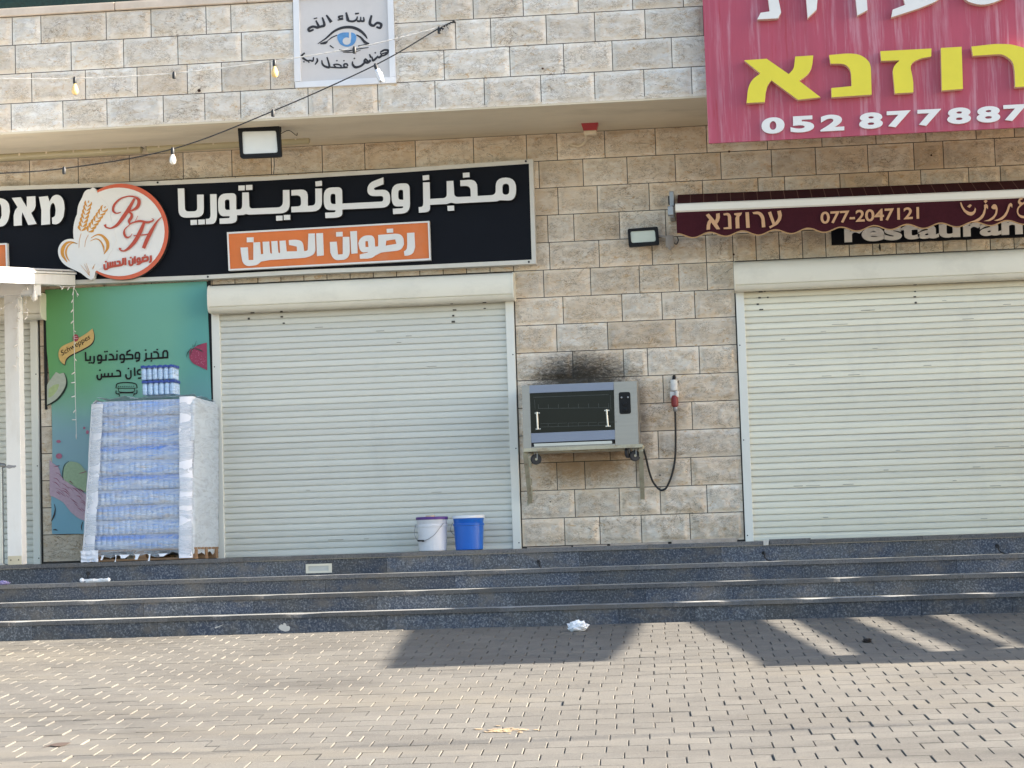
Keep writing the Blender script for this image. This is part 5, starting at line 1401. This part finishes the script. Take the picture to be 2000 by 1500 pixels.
six_pack(P(275,738,-.80).x,-.80,zpk+.134,'upper pack of small water bottles stacked on another pack')

# =================================================================== BUCKETS
def bucket(px,pw,pyb,pyt,Y,body,lid,label,blue):
    c=P(px,pyb,Y); rt=(P(px+pw/2,pyt,Y).x-P(px-pw/2,pyt,Y).x)/2; h=P(px,pyt,Y).z-c.z; z0=.0
    t=things('bucket',label,'bucket',(c.x,Y,z0))
    r1=rt*.97; r0=rt*.87
    hh=h-.004
    mb=MB(); prof=[(r0*.93,0),(r0,.006),(r0+(r1-r0)*.70,hh*.70),(r0+(r1-r0)*.70+.006,hh*.705),(r0+(r1-r0)*.72+.007,hh*.76),(r1*.965,hh*.765),(r1*.975,hh*.83),(r1*.985,hh*.835),(r1,hh*.92)]
    mb.lathe((c.x,Y,z0),prof,36); b=mb.build('body',body,t,smooth=True)
    mb=MB(); mb.lathe((c.x,Y,z0),[(r1+.002,hh*.915),(r1+.007,hh*.92),(r1+.008,hh*.985),(r1+.003,hh),(r1-.012,hh),(r1-.016,hh-.005),(r1*.5,hh-.005)],36); mb.build('lid',lid,t,smooth=True)
    mb=MB()
    zp_=hh*.80; pl=Vector((c.x-r1-.004,Y-.02,zp_)); pr=Vector((c.x+r1*.84,Y-r1*.62,zp_))
    if not blue:
        low=Vector((c.x-r1*.70,Y-r1*.86,hh*.30))
        line=smoothline([tuple(pl),(c.x-r1-.018,Y-.05,hh*.55),(c.x-r1*.98,Y-r1*.45,hh*.36),tuple(low),(c.x-r1*.30,Y-r1*1.04,hh*.32),(c.x+r1*.25,Y-r1*1.08,hh*.46),(c.x+r1*.62,Y-r1*.92,hh*.66),tuple(pr)],6)
        mb.tube(line,.0028,6); hd=mb.build('wire_handle',M['metal_grey'],t,smooth='all')
        mb=MB(); mb.tube([(c.x-r1*.86,Y-r1*.72,hh*.315),(c.x-r1*.42,Y-r1*1.01,hh*.305)],.0075,8); mb.build('grip',M['black_plastic'],hd,smooth=True)
    else:
        line=smoothline([tuple(pl),(c.x-r1-.024,Y-.03,hh*.62),(c.x-r1-.012,Y+.0,hh*.50),(c.x-r1*.9,Y-.06,hh*.44)],6)
        mb.tube(line,.0028,6); mb.build('wire_handle',M['metal_grey'],t,smooth='all')
    return t,c,h
b1,cb,hb=bucket(845.5,61,1081,1013,-.33,M['white_bucket'],M['purple'],'white plastic bucket with purple lid and wire handle before the shutter',False)
bucket(917,61.5,1079,1010.5,-.31,M['blue_bucket'],M['lid_white'],'bright blue plastic bucket with white lid before the shutter',True)
t=things('small_tin','small shiny tin standing on the purple lid of the white bucket','tin',(cb.x-.004,-.36,hb-.004))
mb=MB(); mb.lathe((cb.x-.006,-.38,hb-.009),[(.040,0),(.042,.002),(.042,.015),(.039,.018),(.036,.0165),(.02,.0165)],24); mb.build('tin',M['tin'],t,smooth=True)

# =================================================================== OVEN ON ITS WALL SHELF
Oc=crop(1000,680,4.689); YO=-.56; YOB=-.05
oq=[(86,342),(1142,300),(1160,886),(106,926)]
W=lambda x,y,Y=YO: P(*Oc([(x,y)])[0],Y)
ov=things('rotisserie_oven','stainless steel rotisserie oven with dark glass door on a wall shelf','oven',P(1135,815,YO))
def orect(mb,q,Y,d,mi=0): mb.plate([[W(x,y,Y) for x,y in q]],(0,d,0),mi)
mb=MB()
a,b,c,d=[W(x,y,YO+.012) for x,y in oq]
# carcass with open front behind the door
orect(mb,[(90,344),(160,341),(178,922),(106,926)],YO,.5); orect(mb,[(932,309),(1142,300),(1160,886),(946,894)],YO,.5)
orect(mb,[(160,341),(932,309),(932,330),(160,362)],YO+.012,.48); orect(mb,[(180,905),(944,876),(944,893),(180,921)],YO+.004,.48)
bx0=W(160,600,YO).x; bx1=W(940,600,YO).x; bz0=W(540,840,YO).z; bz1=W(540,340,YO).z
mb.box((bx0,YOB-.02,bz0),(bx1,YOB,bz1))
body=mb.build('body',M['steel'],ov)
mb=MB(); orect(mb,[(160,342),(930,311),(931,382),(161,412)],YO-.004,.016); mb.build('upper_strip',M['steel_blue'],ov)
mb=MB(); orect(mb,[(174,780),(941,748),(944,834),(178,866)],YO-.004,.016); mb.build('lower_strip',M['steel_blue'],ov)
mb=MB(); orect(mb,[(162,414),(930,384),(940,746),(175,776)],YO-.002,.012); dr=mb.build('door_glass',M['oven_glass'],ov)
# rack pattern seen behind the glass: printed ceramic frame lines on the door
mb=MB()
def ol(p,q,w=3): 
    a_,b_=Oc([p,q]); stroke(mb,[a_,b_],w/4.689,YO-.0035,.001)
ol((195,450),(885,425),4); ol((900,430),(905,560),3); ol((205,470),(212,560),3)
ol((240,552),(890,545),4)
for i in range(8): x=240+i*92; ol((x,515-i*1.5),(x+2,552-i),4)
ol((260,722),(880,705),4); ol((260,692),(330,688),3)
for i in range(7): x=330+i*92; ol((x,688-i*2),(x+2,722-i*2),4); ol((x,690-i*2),(x+80,687-i*2),3)
mb.build('rack_lines',M['rack'],dr)
for (xt,yt,xb_,yb_) in ((228,592,236,738),(866,568,878,712)):
    mb=MB(); p=W(xt,yt,YO-.045); q=W(xb_,yb_,YO-.045); mb.tube([p+Vector((0,0,.006)),q-Vector((0,0,.006))],.0085,10)
    for e in (p,q): mb.box((e.x-.022,YO-.006,e.z-.005),(e.x+.022,YO-.002,e.z+.005)); mb.tube([(e.x,YO-.003,e.z),(e.x,YO-.047,e.z)],.007,8)
    mb.build('handle',M['chrome'],dr,smooth=True)
mb=MB(); q=Oc([(976,404,22),(1082,400,22),(1090,600,22),(984,604,22)]); glyph(mb,[q],YO-.006,.008); cp=mb.build('control_panel',M['black_plastic'],ov)
for (x,y,r) in ((1003,452,.008),(1062,450,.008),(1034,510,.018),(1040,565,.018)):
    mb=MB(); p=W(x,y,YO-.006); mb.lathe(p,[(r,0),(r*.95,-.012),(r*.3,-.014)],14,0,'y'); mb.build('knob',M['black_plastic'] if r>.01 else M['metal_grey'],cp,smooth=True)
mb=MB(); orect(mb,[(200,875),(915,848),(917,874),(204,902)],YO-.008,.3); mb.build('drip_drawer',M['chrome'],ov)
mb=MB(); orect(mb,[(180,868),(930,838),(932,878),(184,908)],YO+.006,.01); mb.build('drawer_recess',M['dark'],ov)
def caster(px,py,ax):
    c=P(px,py,YO+.08); mb=MB()
    mb.quadbar((c.x-.012,YO+.08,c.z+.0),(c.x-.012,YO+.08,c.z+.075),.008,.03); mb.quadbar((c.x+.012,YO+.08,c.z),(c.x+.012,YO+.08,c.z+.075),.008,.03); mb.box((c.x-.03,YO+.05,c.z+.07),(c.x+.03,YO+.11,c.z+.076))
    f=mb.build('caster',M['metal_grey'],ov)
    mb=MB(); R_=.048
    prof=[(R_*.25,-.016),(R_*.85,-.016),(R_,-.010),(R_,.010),(R_*.85,.016),(R_*.25,.016)]
    n=20; A_=Vector((math.sin(ax),-math.cos(ax),0)); X_=Vector((math.cos(ax),math.sin(ax),0)); vs=[]
    for r,h_ in prof:
        for k in range(n):
            th=2*math.pi*k/n; vs.append(Vector((c.x,YO+.08,c.z))+A_*h_+X_*(r*math.cos(th))+Vector((0,0,r*math.sin(th))))
    fs=[(i*n+k,i*n+(k+1)%n,(i+1)*n+(k+1)%n,(i+1)*n+k) for i in range(len(prof)-1) for k in range(n)]
    mb.add(vs,fs); mb.build('wheel',M['rubber'],f,smooth=True)
    mb=MB(); q=Vector((c.x,YO+.08,c.z))+A_*.0165
    ring=[q+X_*(.011*math.cos(2*math.pi*k/14))+Vector((0,0,.011*math.sin(2*math.pi*k/14))) for k in range(14)]
    mb.plate([ring],tuple(-A_*.034)); mb.build('hub',M['rust_paint'],f)
caster(1047,897,.25); caster(1240,890,.35); caster(1226,884,1.3)
# shelf
sh=things('wall_shelf','rusty painted steel bracket shelf carrying the oven on the stone pier','shelf',P(1140,900,-.3))
S_=crop(1000,850,6.667)
Wp=lambda x,y,Y: P(*S_([(x,y)])[0],Y)
mb=MB(); q0=Wp(150,190,YO+.01); q1=Wp(1700,130,YO+.01)
zs=lambda x: q0.z+(q1.z-q0.z)*(x-q0.x)/(q1.x-q0.x)
mb.quadbar(q0+Vector((0,0,-.004)),q1+Vector((0,0,-.004)),.035,.030); mb.quadbar(q0+Vector((0,.46,-.004)),q1+Vector((0,.46,-.004)),.035,.030)
mb.quadbar(q0+Vector((.015,0,-.004)),q0+Vector((.015,.54,-.004)),.03,.03); mb.quadbar(q1+Vector((-.02,0,-.004)),q1+Vector((-.02,.54,-.004)),.03,.03)
mb.build('shelf_frame',M['rust_paint'],sh)
mb=MB(); a=Wp(330,225,YO+.25); b=Wp(1480,185,YO+.25); mb.quadbar(a,b,.28,.018); mb.build('drip_tray',M['rust_paint'],sh)
for (xt,yt,xb_,yb_) in ((172,235,240,870),(1680,190,1700,825)):
    mb=MB(); a=Wp(xt,yt,YO+.03); b=Wp(xb_,yb_,-.025); mb.quadbar(a,b,.038,.03)
    mb.quadbar((b.x,-.012,b.z-.01),(b.x,-.012,a.z+.02),.040,.018); mb.box((b.x-.03,-.022,b.z-.03),(b.x+.03,-.018,b.z+.02)); mb.build('bracket',M['rust_paint'],sh)
# socket and power cable
Xc=crop(1290,720,15); sk=things('wall_socket','grey industrial wall socket mounted on the stone pier beside the oven','socket',P(1315,752,-.03))
X_=lambda x,y,Y: P(*Xc([(x,y)])[0],Y)
mb=MB(); a=X_(390,330,-.045); b=X_(400,650,-.045); mb.lathe((a.x,-.05,b.z),[(.030,0),(.033,.005),(.033,.045),(.030,.047),(.033,.050),(.033,a.z-b.z-.006),(.028,a.z-b.z)],16); s0=mb.build('housing',M['pipe_white'],sk,smooth=True)
mb=MB(); q=X_(400,260,-.04); mb.tube([(a.x,-.04,a.z),(q.x,-.04,q.z),(q.x,-.005,q.z+.012)],.016,8); mb.build('cable_gland',M['black_plastic'],sk,smooth=True)
mb=MB(); p=X_(490,385,-.045); mb.box((p.x-.01,-.05,p.z-.008),(p.x+.012,-.03,p.z+.008),0,.003); p=X_(290,395,-.045); mb.box((p.x-.006,-.05,p.z-.008),(p.x+.008,-.03,p.z+.008),0,.003); mb.build('mounting_lug',M['black_plastic'],sk)
mb=MB(); p=X_(350,745,-.05); mb.box((p.x-.022,-.07,p.z-.04),(p.x+.022,-.03,p.z+.022),0,.006); p2=X_(480,720,-.07); mb.lathe((p2.x,-.075,p2.z-.035),[(.012,0),(.020,.01),(.020,.05),(.012,.056)],12); mb.build('flap_cover',M['pipe_white'],sk,smooth=True)
pc=things('power_cable','black power cable with red plug looping from the wall socket to the oven','cable',P(1300,900,-.06))
mb=MB(); p=X_(418,940,-.075); mb.lathe((p.x,-.075,p.z-.045),[(.020,-.012),(.031,.0),(.033,.04),(.030,.07),(.020,.092)],14); pl_=mb.build('plug',M['red_plug'],pc,smooth=True)
mb=MB(); mb.lathe((p.x+.003,-.072,p.z-.098),[(.014,0),(.020,.008),(.021,.036),(.018,.044)],12); mb.build('strain_relief',M['metal_grey'],pl_,smooth=True)
line=[(1318.6,800),(1319.5,840),(1319,890),(1313,925),(1303,950),(1296,956.5),(1288,956),(1276,942),(1268,921),(1262,895),(1257,878),(1252,869)]
Ys=[-.072,-.06,-.05,-.05,-.05,-.05,-.05,-.06,-.09,-.12,-.15,-.18]
mb=MB(); mb.tube(smoothline([tuple(P(x,y,Y)) for (x,y),Y in zip(line,Ys)],6),.0095,8); mb.build('cable',M['cable_black'],pc,smooth='all')

# =================================================================== PERGOLA, FAIRY LIGHTS, HANDRAIL
Qc=crop(0,500,12.5)
Q=lambda x,y,Y: P(*Qc([(x,y)])[0],Y)
pg=things('pergola','white painted timber pergola corner with post and beams at the left edge','pergola',P(25,1100,-1.2))
YPo=-1.21
def solveY(px,py,X):
    lo,hi=-4.0,0.0
    for _ in range(50):
        mid=(lo+hi)/2
        if P(px,py,mid).x>X: hi=mid
        else: lo=mid
    return (lo+hi)/2
x0=P(8.5,800,YPo).x; x1=P(44,800,YPo).x
x0=P(7.5,576,YPo).x; x1=P(35.5,576,YPo).x
ztop=P(20,576,YPo).z
mb=MB(); mb.box((x0,YPo,.0),(x1,YPo+.13,ztop+.02),0,.004); po=mb.build('post',M['pergola'],pg)
mb=MB(); mb.box((x0+.004,YPo-.003,.0),(x1-.004,YPo+.0,.075)); 
for xx in (x0+.03,x1-.03): mb.lathe((xx,YPo-.003,.04),[(.006,0),(.005,-.004)],8,1,'y')
mb.build('base_plate',[mat('bare_plywood',(.56,.50,.36),.8,var=.1),M['dark']],po)
mb=MB(); p=P(31,911,YPo); 
mb.plate([[(p.x-.045+.05*math.cos(k*.5)+.0,YPo-.002,p.z+.014*math.sin(k*.5)+.004*math.sin(k*2)) for k in range(12)]],(0,.0015,0)); mb.build('paint_wear',mat('bare_grey_patch',(.25,.25,.26),.8),po)
YB1=YPo-.05
zt1=Q(500,590,YB1).z; zb1=Q(500,945,YB1).z; xe=Q(868,700,YB1).x
mb=MB(); mb.box((-6.5,YB1,zb1),(xe,YB1+.15,zt1),0,.004); mb.build('front_beam',M['pergola'],pg)
Xf=Q(1840,590,-.17).x
Yfr=solveY(39.5,528,Xf)
zfT=Q(495,205,Yfr).z; zfB=Q(495,460,Yfr).z; zbT=Q(1840,460,-.17).z; zbB=Q(1840,715,-.17).z
mb=MB()
mb.add([(Xf,Yfr,zfT),(Xf,Yfr,zfB),(Xf,-.17,zbB),(Xf,-.17,zbT),(Xf-.05,Yfr,zfT),(Xf-.05,Yfr,zfB),(Xf-.05,-.17,zbB),(Xf-.05,-.17,zbT)],[(0,1,2,3),(7,6,5,4),(0,4,5,1),(1,5,6,2),(2,6,7,3),(3,7,4,0)])
mb.build('side_fascia',M['pergola'],pg)
mb=MB(); z_=lambda y,o: zfT+(zbT-zfT)*(y-Yfr)/(-.17-Yfr)+o
mb.add([(Xf+.015,Yfr-.02,z_(Yfr,.004)),(Xf+.015,-.17,z_(-.17,.004)),(Xf-.07,-.17,z_(-.17,.004)),(Xf-.07,Yfr-.02,z_(Yfr,.004)),(Xf+.015,Yfr-.02,z_(Yfr,.02)),(Xf+.015,-.17,z_(-.17,.02)),(Xf-.07,-.17,z_(-.17,.02)),(Xf-.07,Yfr-.02,z_(Yfr,.02))],[(0,1,2,3),(7,6,5,4),(0,4,5,1),(1,5,6,2),(2,6,7,3),(3,7,4,0)]); mb.build('edge_trim',M['pergola'],pg)
mb=MB(); xa_=Q(160,350,Yfr).x
mb.box((-6.5,Yfr-.0,zfB+.02),(Xf-.052,Yfr+.04,zfT-.01),0,.003); mb.build('front_fascia',M['pergola'],pg)
# secondary rafters and corrugated roof
for i in range(5):
    xx=Xf-.16-.9*i if i else Xf-.14
    mb=MB(); mb.add([(xx,Yfr+.05,zfB+.03),(xx,-.18,zbB+.0),(xx,-.18,zbB+.1),(xx,Yfr+.05,zfB+.13),(xx-.05,Yfr+.05,zfB+.03),(xx-.05,-.18,zbB),(xx-.05,-.18,zbB+.1),(xx-.05,Yfr+.05,zfB+.13)],[(0,1,2,3),(7,6,5,4),(0,4,5,1),(1,5,6,2),(2,6,7,3),(3,7,4,0)]); mb.build('rafter',M['pergola'],pg)
mb=MB(); wl=.155
def rf(u,v):
    x=Xf+.01-3.6*u; y=Yfr-.07+(-.16-Yfr+.07)*v
    return Vector((x,y,z_(y,.032)+.020*abs(math.sin(math.pi*(Xf+.01-x)/wl))))
mb.grid(rf,220,8)
mb.grid(lambda u,v: rf(u,v)+Vector((0,0,-.006)),220,8); 
mb.build('corrugated_roof',M['roof_tile'],pg,smooth='all')
fl_=things('fairy_lights','string of tiny white fairy lights draped along the pergola beam and hanging over the banner','fairy lights',P(145,560,-.2))
M['fairy_wire']=mat('white_thin_wire',(.66,.64,.60),.5)
def tinyb(mb,p,d):
    d=Vector(d).normalized(); mb.tube([p,p+d*.012,p+d*.030,p+d*.038],[.0045,.0055,.0055,.002],6)
def strand(pts,nb,r=.0028,name='strand',sp=None):
    rr_=random.Random(len(pts)*7+nb); L_=smoothline([tuple(p) for p in pts],6)
    mb=MB(); mb.tube(L_,r,5); s=mb.build(name,M['fairy_wire'],fl_)
    for i in range(nb):
        q=Vector(L_[int((i+.6)*(len(L_)-1)/nb)]); mb=MB(); tinyb(mb,q,(rr_.uniform(-1,1),rr_.uniform(-.6,0),rr_.uniform(-1.2,.2))); mb.build('tiny_bulb',M['fairy_bulb'],s,smooth='all')
YD=-.20
strand([P(x,y,YD) for x,y in ((143.5,562),(143,590),(143.5,620),(144.5,660),(145.5,700),(146.5,740),(147,780),(148.5,820),(149,858))],13)
strand([P(143.5,562,YD),P(149,570,YD),P(151,580,YD)],1)
strand([Q(1840,740,-.25),Q(1600,750,-.5),Q(1300,700,-.75),Q(1080,640,-.95),Q(800,560,-1.2),Q(520,500,-1.4),Q(380,430,-1.66),Q(300,500,-1.68),Q(150,500,-1.68),Q(0,575,-1.68),Q(-400,600,-1.68)],22)
strand([Q(760,580,-1.28),Q(620,760,-1.28),Q(500,930,-1.28),Q(380,1050,-1.24),Q(200,1160,-1.23),Q(80,1260,-1.23),Q(0,1330,-1.23)],4,.0034)
strand([Q(600,950,-1.1),Q(650,1050,-1.1),Q(600,1150,-1.1),Q(640,1300,-1.1),Q(670,1400,-1.1),Q(650,1520,-1.1)],6)
strand([Q(390,1150,-1.225),Q(440,1300,-1.225),Q(420,1500,-1.225),P(34,640,-1.225),P(33,690,-1.225),P(32,725,-1.225)],9)
p=Q(835,900,-1.27)
t=things('hanging_bulb','single small white bulb hanging from the pergola beam end','bulb',p)
mb=MB(); mb.tube([(p.x,-1.27,p.z+.09),(p.x,-1.27,p.z+.01)],.009,8); o=mb.build('lamp_holder',M['fairy_wire'],t)
mb=MB(); mb.lathe((p.x,-1.27,p.z-.075),[(.006,0),(.020,.010),(.029,.03),(.028,.05),(.014,.075),(.012,.086)],14); mb.build('glass_bulb',M['bulb_white'],t,smooth='all')
hr=things('handrail','stainless steel handrail post at the left frame edge','handrail',P(1,1105,-1.18))
mb=MB(); p=P(1.5,912,-1.15); mb.tube([(p.x,-1.15,0),(p.x,-1.15,p.z)],.021,14); mb.build('post',M['chrome'],hr,smooth=True)
mb=MB(); mb.tube([(p.x-1.4,-1.15,p.z+.03),(p.x-.1,-1.15,p.z+.03),(p.x+.03,-1.15,p.z+.012),(p.x+.046,-1.15,p.z+.004)],[.021,.021,.02,.012],12); mb.build('rail',M['metal_grey'],hr,smooth=True)
mb=MB(); mb.lathe((p.x,-1.15,.0),[(.045,0),(.045,.006),(.024,.012)],16); mb.build('flange',M['chrome'],hr,smooth=True)

# =================================================================== SMALL THINGS ON AND IN FRONT OF THE STEPS
YR4=-1.231
sl_=things('step_light','rectangular stainless step light set in the top riser','step light',P(622,1110,YR4))
mb=MB(); mb.plate([[P(x,y,YR4-.006) for x,y in ((597,1102),(648,1100.3),(648.2,1118.5),(597.3,1120))],[P(x,y,YR4-.006) for x,y in ((602,1106),(641.5,1104.6),(641.7,1114.5),(602.2,1115.8))]],(0,.012,0)); mb.build('faceplate',M['steplight'],sl_)
mb=MB(); mb.plate([[P(x,y,YR4+.000) for x,y in ((602,1106),(641.5,1104.6),(641.7,1114.5),(602.2,1115.8))]],(0,.004,0)); mb.build('lens',M['steplens'],sl_)
hooks=['the wrapped water stack','the rotisserie oven','the broken slab edge','the right shutter']
for (px,py),tail,lb in (((172,1120),-.6,'black cable stub in the top riser below the wrapped water stack'),((1052,1097),.9,'black cable stub in the top riser below the wall mounted oven'),((1491,1080),1,'black cable stub in the top riser beside the broken slab edge'),((1947,1066),1.4,'black cable stub in the top riser below the dusty right shutter')):
    c=P(px,py,YR4); t=things('cable_stub',lb,'cable',c,'cable stubs in the top riser')
    mb=MB(); mb.lathe((c.x,YR4+.003,c.z),[(.016,0),(.016,-.006),(.010,-.007),(.009,-.002)],14,0,'y'); mb.build('grommet',M['rubber'],t)
    mb=MB(); mb.tube(smoothline([(c.x,YR4,c.z),(c.x-.002,YR4-.03,c.z+.012),(c.x+.012,YR4-.045,c.z-.005),(c.x+.008,YR4-.04,c.z-.03),(c.x+.012+.02*tail,YR4-.035,c.z-.06),(c.x+.03+.05*tail,YR4-.03,c.z-.075)],5),.0055,6); mb.build('cable',M['cable_black'],t,smooth='all')
def slabpiece(px0,px1,name,lab,m,h,d):
    a=P(px0,1062,-1.27);b=P(px1,1060,-1.27); t=None
    mb=MB(); n=10
    top=[(a.x+(b.x-a.x)*i/n,-1.262-.006*noise.noise(Vector((i*.9,3,1))),h-.004*abs(noise.noise(Vector((i*1.7,1,1))))) for i in range(n+1)]
    bot=[(p[0]+(.012 if i==0 else -.012 if i==n else 0),p[1]+.004,-.037) for i,p in enumerate(top)]
    bk=[(p[0],-1.262+d,h) for p in top]; m_=n+1
    mb.add(top+bot+bk,[(i,i+1,m_+i+1,m_+i) for i in range(n)]+[(i,2*m_+i,2*m_+i+1,i+1) for i in range(n)]+[(0,m_,2*m_),(n,2*m_+n,m_+n)])
    o=mb.build(name,m,tint=True); tag(o,lab,'stone piece'); return o
slabpiece(1503,1584,'broken_slab_edge','broken slab edge piece lying loose on the top step',M['nosing'],.010,.16)
slabpiece(1490,1502,'stone_chip','pale stone chip beside the broken slab edge on the top step',M['splat'],.006,.05)
mb=MB(); a=P(160,1131,-1.5); b=P(212,1133.5,-1.5); n=12
L_=[Vector((a.x+(b.x-a.x)*i/n,-1.50+.01*math.sin(i),-.150+.006*noise.noise(Vector((i*.8,1,1))))) for i in range(n+1)]
for i in range(n): mb.quadbar(L_[i],L_[i+1],.02,.018+.008*noise.noise(Vector((i*.7,8,1))))
mb.sphere(L_[0],.020); mb.sphere(L_[n],.018); mb.box((a.x+.03,-1.495,-.1695),(b.x-.02,-1.48,-.150))
o=mb.build('plastic_strip',[M['lid_white']]); tag(o,'white broken plastic strip lying on the step under the water stack','litter')
def crumple(name,px,py,onY,zb_,wx,wy,h,m,lab,cat,seed,ground=False):
    c=G(px,py) if ground else P(px,py,onY); zb0=gz(c.y) if ground else zb_
    bm=bmesh.new(); bmesh.ops.create_icosphere(bm,subdivisions=4,radius=1)
    for v in bm.verts:
        q=v.co.copy(); d=1+.38*noise.noise(q*2.1+Vector((seed,0,0)))+.30*abs(noise.noise(q*4.3+Vector((seed,5,0))))-.12
        v.co=Vector((c.x+q.x*wx*d,c.y+q.y*wy*d,zb0+max(0.001,(q.z*.5+.42)*h*d)))
    mb=MB(); mb.addbm(bm); o=mb.build(name,m,smooth=True); tag(o,lab,cat); return o
o=crumple('crumpled_tissue',1127,1233,0,0,.085,.06,.085,M['paper'],'crumpled white tissue lying on the shaded paving in front of the steps','tissue',3.3,True)
crumple('purple_rag',6,1140,-1.5,-.17,.055,.04,.04,mat('lilac_rag',(.30,.26,.46),.9,var=.3,vscale=30),'small lilac rag lying on the step at the left edge','rag',9.1)
crumple('dark_clod',1694,1255,0,0,.032,.028,.03,M['debris'],'small dark clod of dirt on the shaded paving at right','dirt clod',5.7,True)
def flat(name,pxs,m,lab,cat,h):
    mb=MB(); L_=[G(x,y)+Vector((0,0,h)) for x,y in fil(pxs)]; 
    mb.plate([L_],(0,0,-.001)); o=mb.build(name,m); tag(o,lab,cat); return o
flat('dry_leaf',[(84,1461),(100,1454,6),(118,1451,8),(138,1451),(128,1456,6),(112,1459,6),(98,1457,3)],M['leaf'],'brown dry leaf shape lying flat on the sunny paving at lower left','leaf',.003)
rq=random.Random(8); 
mb=MB()
for i in range(46):
    px=rq.gauss(985,24); py=1427+rq.gauss(0,2.6); g=G(px,py); r=rq.uniform(.006,.022)
    mb.plate([[(g.x+r*math.cos(k)*rq.uniform(.7,1.3),g.y+r*math.sin(k)*rq.uniform(.7,1.2),gz(g.y)+.0026+i*.00003) for k in (0,.9,1.8,2.7,3.6,4.5,5.4)]],(0,0,-.001))
o=mb.build('spilled_sand',mat('orange_sand',(.42,.30,.18),.95,var=.2,vscale=60)); o['kind']='stuff'; o['label']='thin patch of orange sand spilled on the paving'
mb=MB(); Ysp=-2.131
poly_=[(545,1222),(550,1219),(553,1221),(554,1216),(558,1218),(560,1223),(564,1222),(567,1226),(565,1232),(557,1233.6),(549,1231),(544,1227)]
mb.plate([[P(x,y,Ysp) for x,y in fil([(a,b,1.5) for a,b in poly_])]],(0,.003,0))
mb.strip([P(420,1226,Ysp),P(427,1224,Ysp),P(436,1220,Ysp)],[.012,.006,.002],(0,-1,0),0,(0,.002,0)); mb.build('plaster_splash',M['splat'],stp)
# small rusty fixings on the parapet and walls
for px,py,Y,r,lb in ((389,177,YU-.012,.014,'rusty ring fixing in the parapet blocks below the level string light'),(342,47,YU-.012,.006,None),(385,38,YU-.012,.006,None),(1060,134,YU-.012,.010,'rusty bolt stub in the parapet blocks right of the plaque'),(1424,296,-.034,.010,'rusty bolt stub in the wall just under the red sign'),(1819,303,-.034,.009,'rusty bolt stub in the wall under the phone number'),(1433,497,-.034,.010,'dark bolt stub in the wall above the right shutter box'),(1075,980,-.028,.007,None),(1289,928,-.028,.007,None)):
    c=P(px,py,Y); mb=MB()
    if r>.012: mb.lathe((c.x,Y+.004,c.z),[(r,0),(r,-.012),(r*.55,-.012),(r*.5,-.002)],10,0,'y')
    else: mb.lathe((c.x,Y+.006,c.z),[(r,0),(r*.9,-.010),(r*.5,-.016)],8,0,'y')
    o=mb.build('wall_bolt' if lb else 'drill_hole',mat('rusty_iron',(.07,.035,.022),.85,var=.4,vscale=40) if lb else M['dark'],None if lb else bld)
    if lb: tag(o,lb,'bolt')

# =================================================================== ADDED SHADOW-CASTING CANOPY AND CABLES (beyond the frame; their shadows cross the paving)
SV=Vector((SA,SB,1.0))
def lift(px,py,z):
    g=G(px,py); return g+SV*(z-g.z)
ZC=1.35; ZA=2.3
cn=things('slatted_shadow_caster','unseen slatted canopy added right of the view to shade the paving','canopy',lift(1500,1250,ZC))  # unseen canopy added for shade, panels projected up from the paving's shadow outlines
def panel(name,px):
    mb=MB(); mb.plate([[lift(x,y,ZC) for x,y in px]],(0,0,-.05)); mb.build(name,M['wood'],cn)
def ext(a,b,k):   # carry an edge from ground towards the building
    A_=G(*a); B_=G(*b); return A_+(A_-B_)*k
def panelw(name,q,dz=0):
    mb=MB(); mb.plate([[w_+SV*(ZC+dz-w_.z) for w_ in q]],(0,0,-.05)); mb.build(name,M['wood'],cn)
for (a,b,c,d) in (((1340,1215),(1456,1207),(1602,1288),(1480,1292)),((1539,1206),(1621,1202),(1800,1277),(1687,1286)),((1707,1202),(1781,1198),(1940,1262),(1885,1273)),((1860,1198),(2080,1190),(2240,1255),(2000,1262))):
    A_=ext(a,d,.42); B_=ext(b,c,.42); panelw('slat',[A_,B_,G(*c),G(*d)])
panelw('front_beam',[G(1478,1289),G(2500,1240),G(2500,1276),G(1484,1302)],.004)
panelw('shadow_panel',[G(806,1216),G(1248,1195),G(1196,1262),G(1160,1292),G(748,1306),G(770,1268)],ZA-ZC)
for (px,py) in ((1500,1295),(2400,1262)):
    q=lift(px,py,ZC-.05); mb=MB(); mb.box((q.x-.06,q.y-.0,gz(q.y)-.03),(q.x+.06,q.y+.12,ZC-.06)); mb.build('post',M['wood'],cn)
mb=MB(); zc2=6.0
mb.tube([lift(x,y,zc2) for x,y in ((-500,1503),(0,1484),(500,1466),(1000,1447),(1500,1426),(2000,1407),(2600,1384))],.021,6)
o=mb.build('overhead_cable',M['cable_black']); tag(o,'thick black overhead cable running high along the street','cable')
mb=MB(); mb.tube([lift(x,y,3.4) for x,y in ((980,1298),(1200,1291),(1470,1285))],.007,6); o=mb.build('overhead_wire',M['cable_black'],cn)
